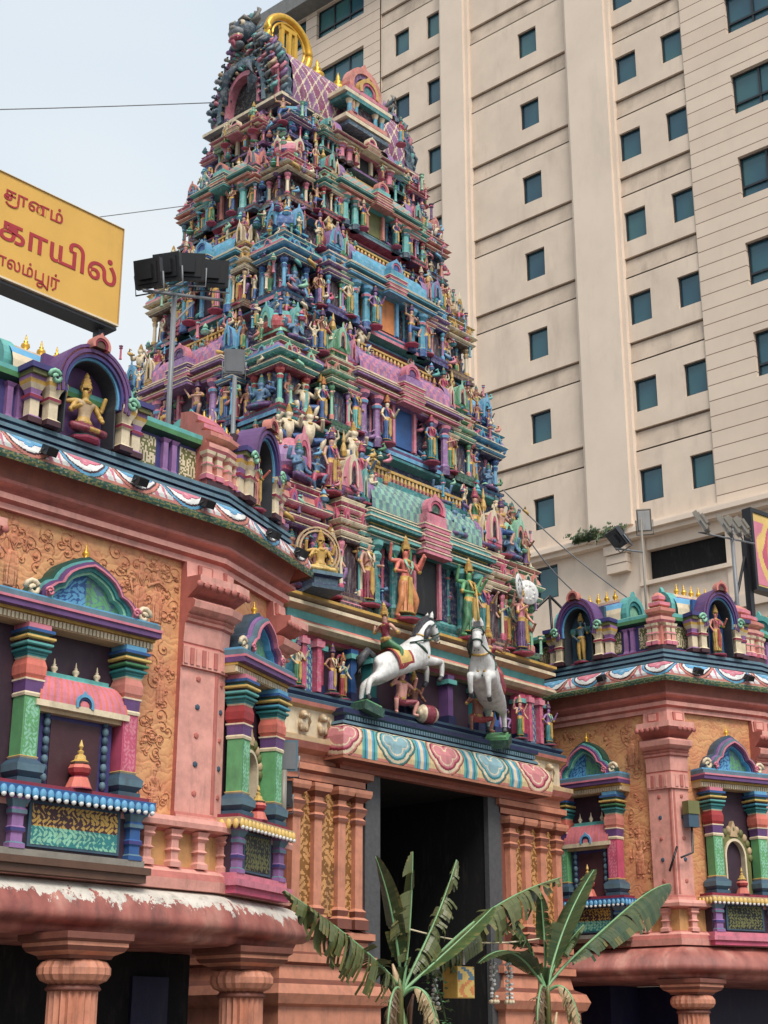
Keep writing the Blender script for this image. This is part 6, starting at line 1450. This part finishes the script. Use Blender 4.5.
for x, z, lab in ((15.84, 2.52, 'short white flower garland hanging left-side close to the paper lantern'), (17.08, 2.62, 'white flower garland hanging freely, nearer the paper lantern of the close pair'), (17.42, 2.62, 'white flower garland hanging beside the second banana stem')):
    lab = lab.replace('left-side close to', 'between the first banana stem and'); g = random.Random(int(x * 100)); gl = empty('flower_garland', (x, BY + .06, 2.93), lab, 'garland', 'white flower garlands')
    mb = MB(); mb.tube([(x, BY + .06, 2.93), (x, BY + .06, z - .5)], .006, 4, P['green']); mb.build('string', M['plain'], gl)
    mb = MB()
    for i in range(9):
        for k in range(3): a = g.uniform(0, 6.28); mb.ball((x + .035 * math.cos(a), BY + .06 + .035 * math.sin(a), z - .055 * i + g.uniform(-.012, .012)), (.028, .028, .02), P['white'], None, 6, 4)
    for k in range(6): a = k; mb.ball((x + .05 * math.cos(a), BY + .06 + .05 * math.sin(a), z - .5), (.03, .03, .03), P['cream'], None, 6, 4)
    mb.build('flower', M['plain'], gl)
vs = MB(); g = random.Random(9)
for i in range(90):
    t = g.random(); c = Vector((15.55 + .45 * t + g.uniform(-.1, .1), BY - .1 + g.uniform(-.1, .1), 2.5 - 1.0 * t + g.uniform(-.08, .08))); a = g.uniform(0, 6.28); d_ = Vector((math.cos(a), math.sin(a), g.uniform(-.6, .4))).normalized() * .1; s_ = d_.cross(Vector((0, 0, 1))).normalized() * .03
    vs.add([c, c + d_ * .5 + s_, c + d_, c + d_ * .5 - s_], [(0, 1, 2, 3)], g.choice([GM, GY, P['leaf']]))
vs.tube([(15.5, BY - .1, 2.55), (15.75, BY - .12, 2.1), (16.0, BY - .1, 1.4)], .012, 5, GM)
tag(vs.build('leaf_garland', M['leafmat']), 'trailing sprig of small green leaves hanging beside the paper lantern', 'leaf garland')

# ------------------------------------------------------------------ cables, ledge fern
def cable(a, b, sag, r, label, grp=None):
    a, b = Vector(a), Vector(b); mb = MB(); mb.tube([tuple(a.lerp(b, i / 20) - Vector((0, 0, sag * math.sin(pi * i / 20)))) for i in range(21)], r, 5, P['grey']); tag(mb.build('cable', M['plain']), label, 'cable', grp)
cable((9.5, 24, 17.23), (18.4, 21.3, 20.75), .05, .012, 'thin dark cable crossing the sky to the top of the tower')
cable((9.87, 24, 14.5), (17.95, 21.3, 18.05), .05, .010, 'thin faint cable crossing the sky to the tower flank, lower than the other sky cable')
cable((23.3, 17.7, 12.3), (25.6, 16.3, 10.2), .12, .014, 'dark cable sagging from the tower edge to the far corner turret')
cable((23.35, 17.7, 12.05), (25.2, 17.2, 10.3), .2, .014, 'dark cable dropping from the tower edge to the niche roof of the far wing')
fn = empty('wall_fern', (HX - .35, 27.5, 17.95), 'wild green fern growing from the stained ledge of the hotel', 'plant'); mb = MB(); g = random.Random(4)
for i in range(60):
    y = 27.5 + g.uniform(-.95, .95); a = g.uniform(-1, 1); c = Vector((HX - .3 - g.uniform(0, .2), y, 17.95)); L_ = g.uniform(.35, .8)
    tip = c + Vector((-g.uniform(.1, .35), a * .5, L_ * g.uniform(-.5, .7))); md = c.lerp(tip, .5) + Vector((0, 0, .15))
    for q in range(6):
        t = q / 6; p = c.lerp(md, t * 2) if t < .5 else md.lerp(tip, t * 2 - 1); w_ = .10 * (1 - t)
        for s in (-1, 1): mb.add([p, p + Vector((0, s * w_, .04)), p + Vector((-.04, s * w_ * 1.3, -.06)), p + Vector((-.03, 0, -.06))], [(0, 1, 2, 3)], g.choice([rgb(56, 78, 40), rgb(84, 98, 56), rgb(44, 60, 36)]))
mb.build('frond', M['leafmat'], fn)
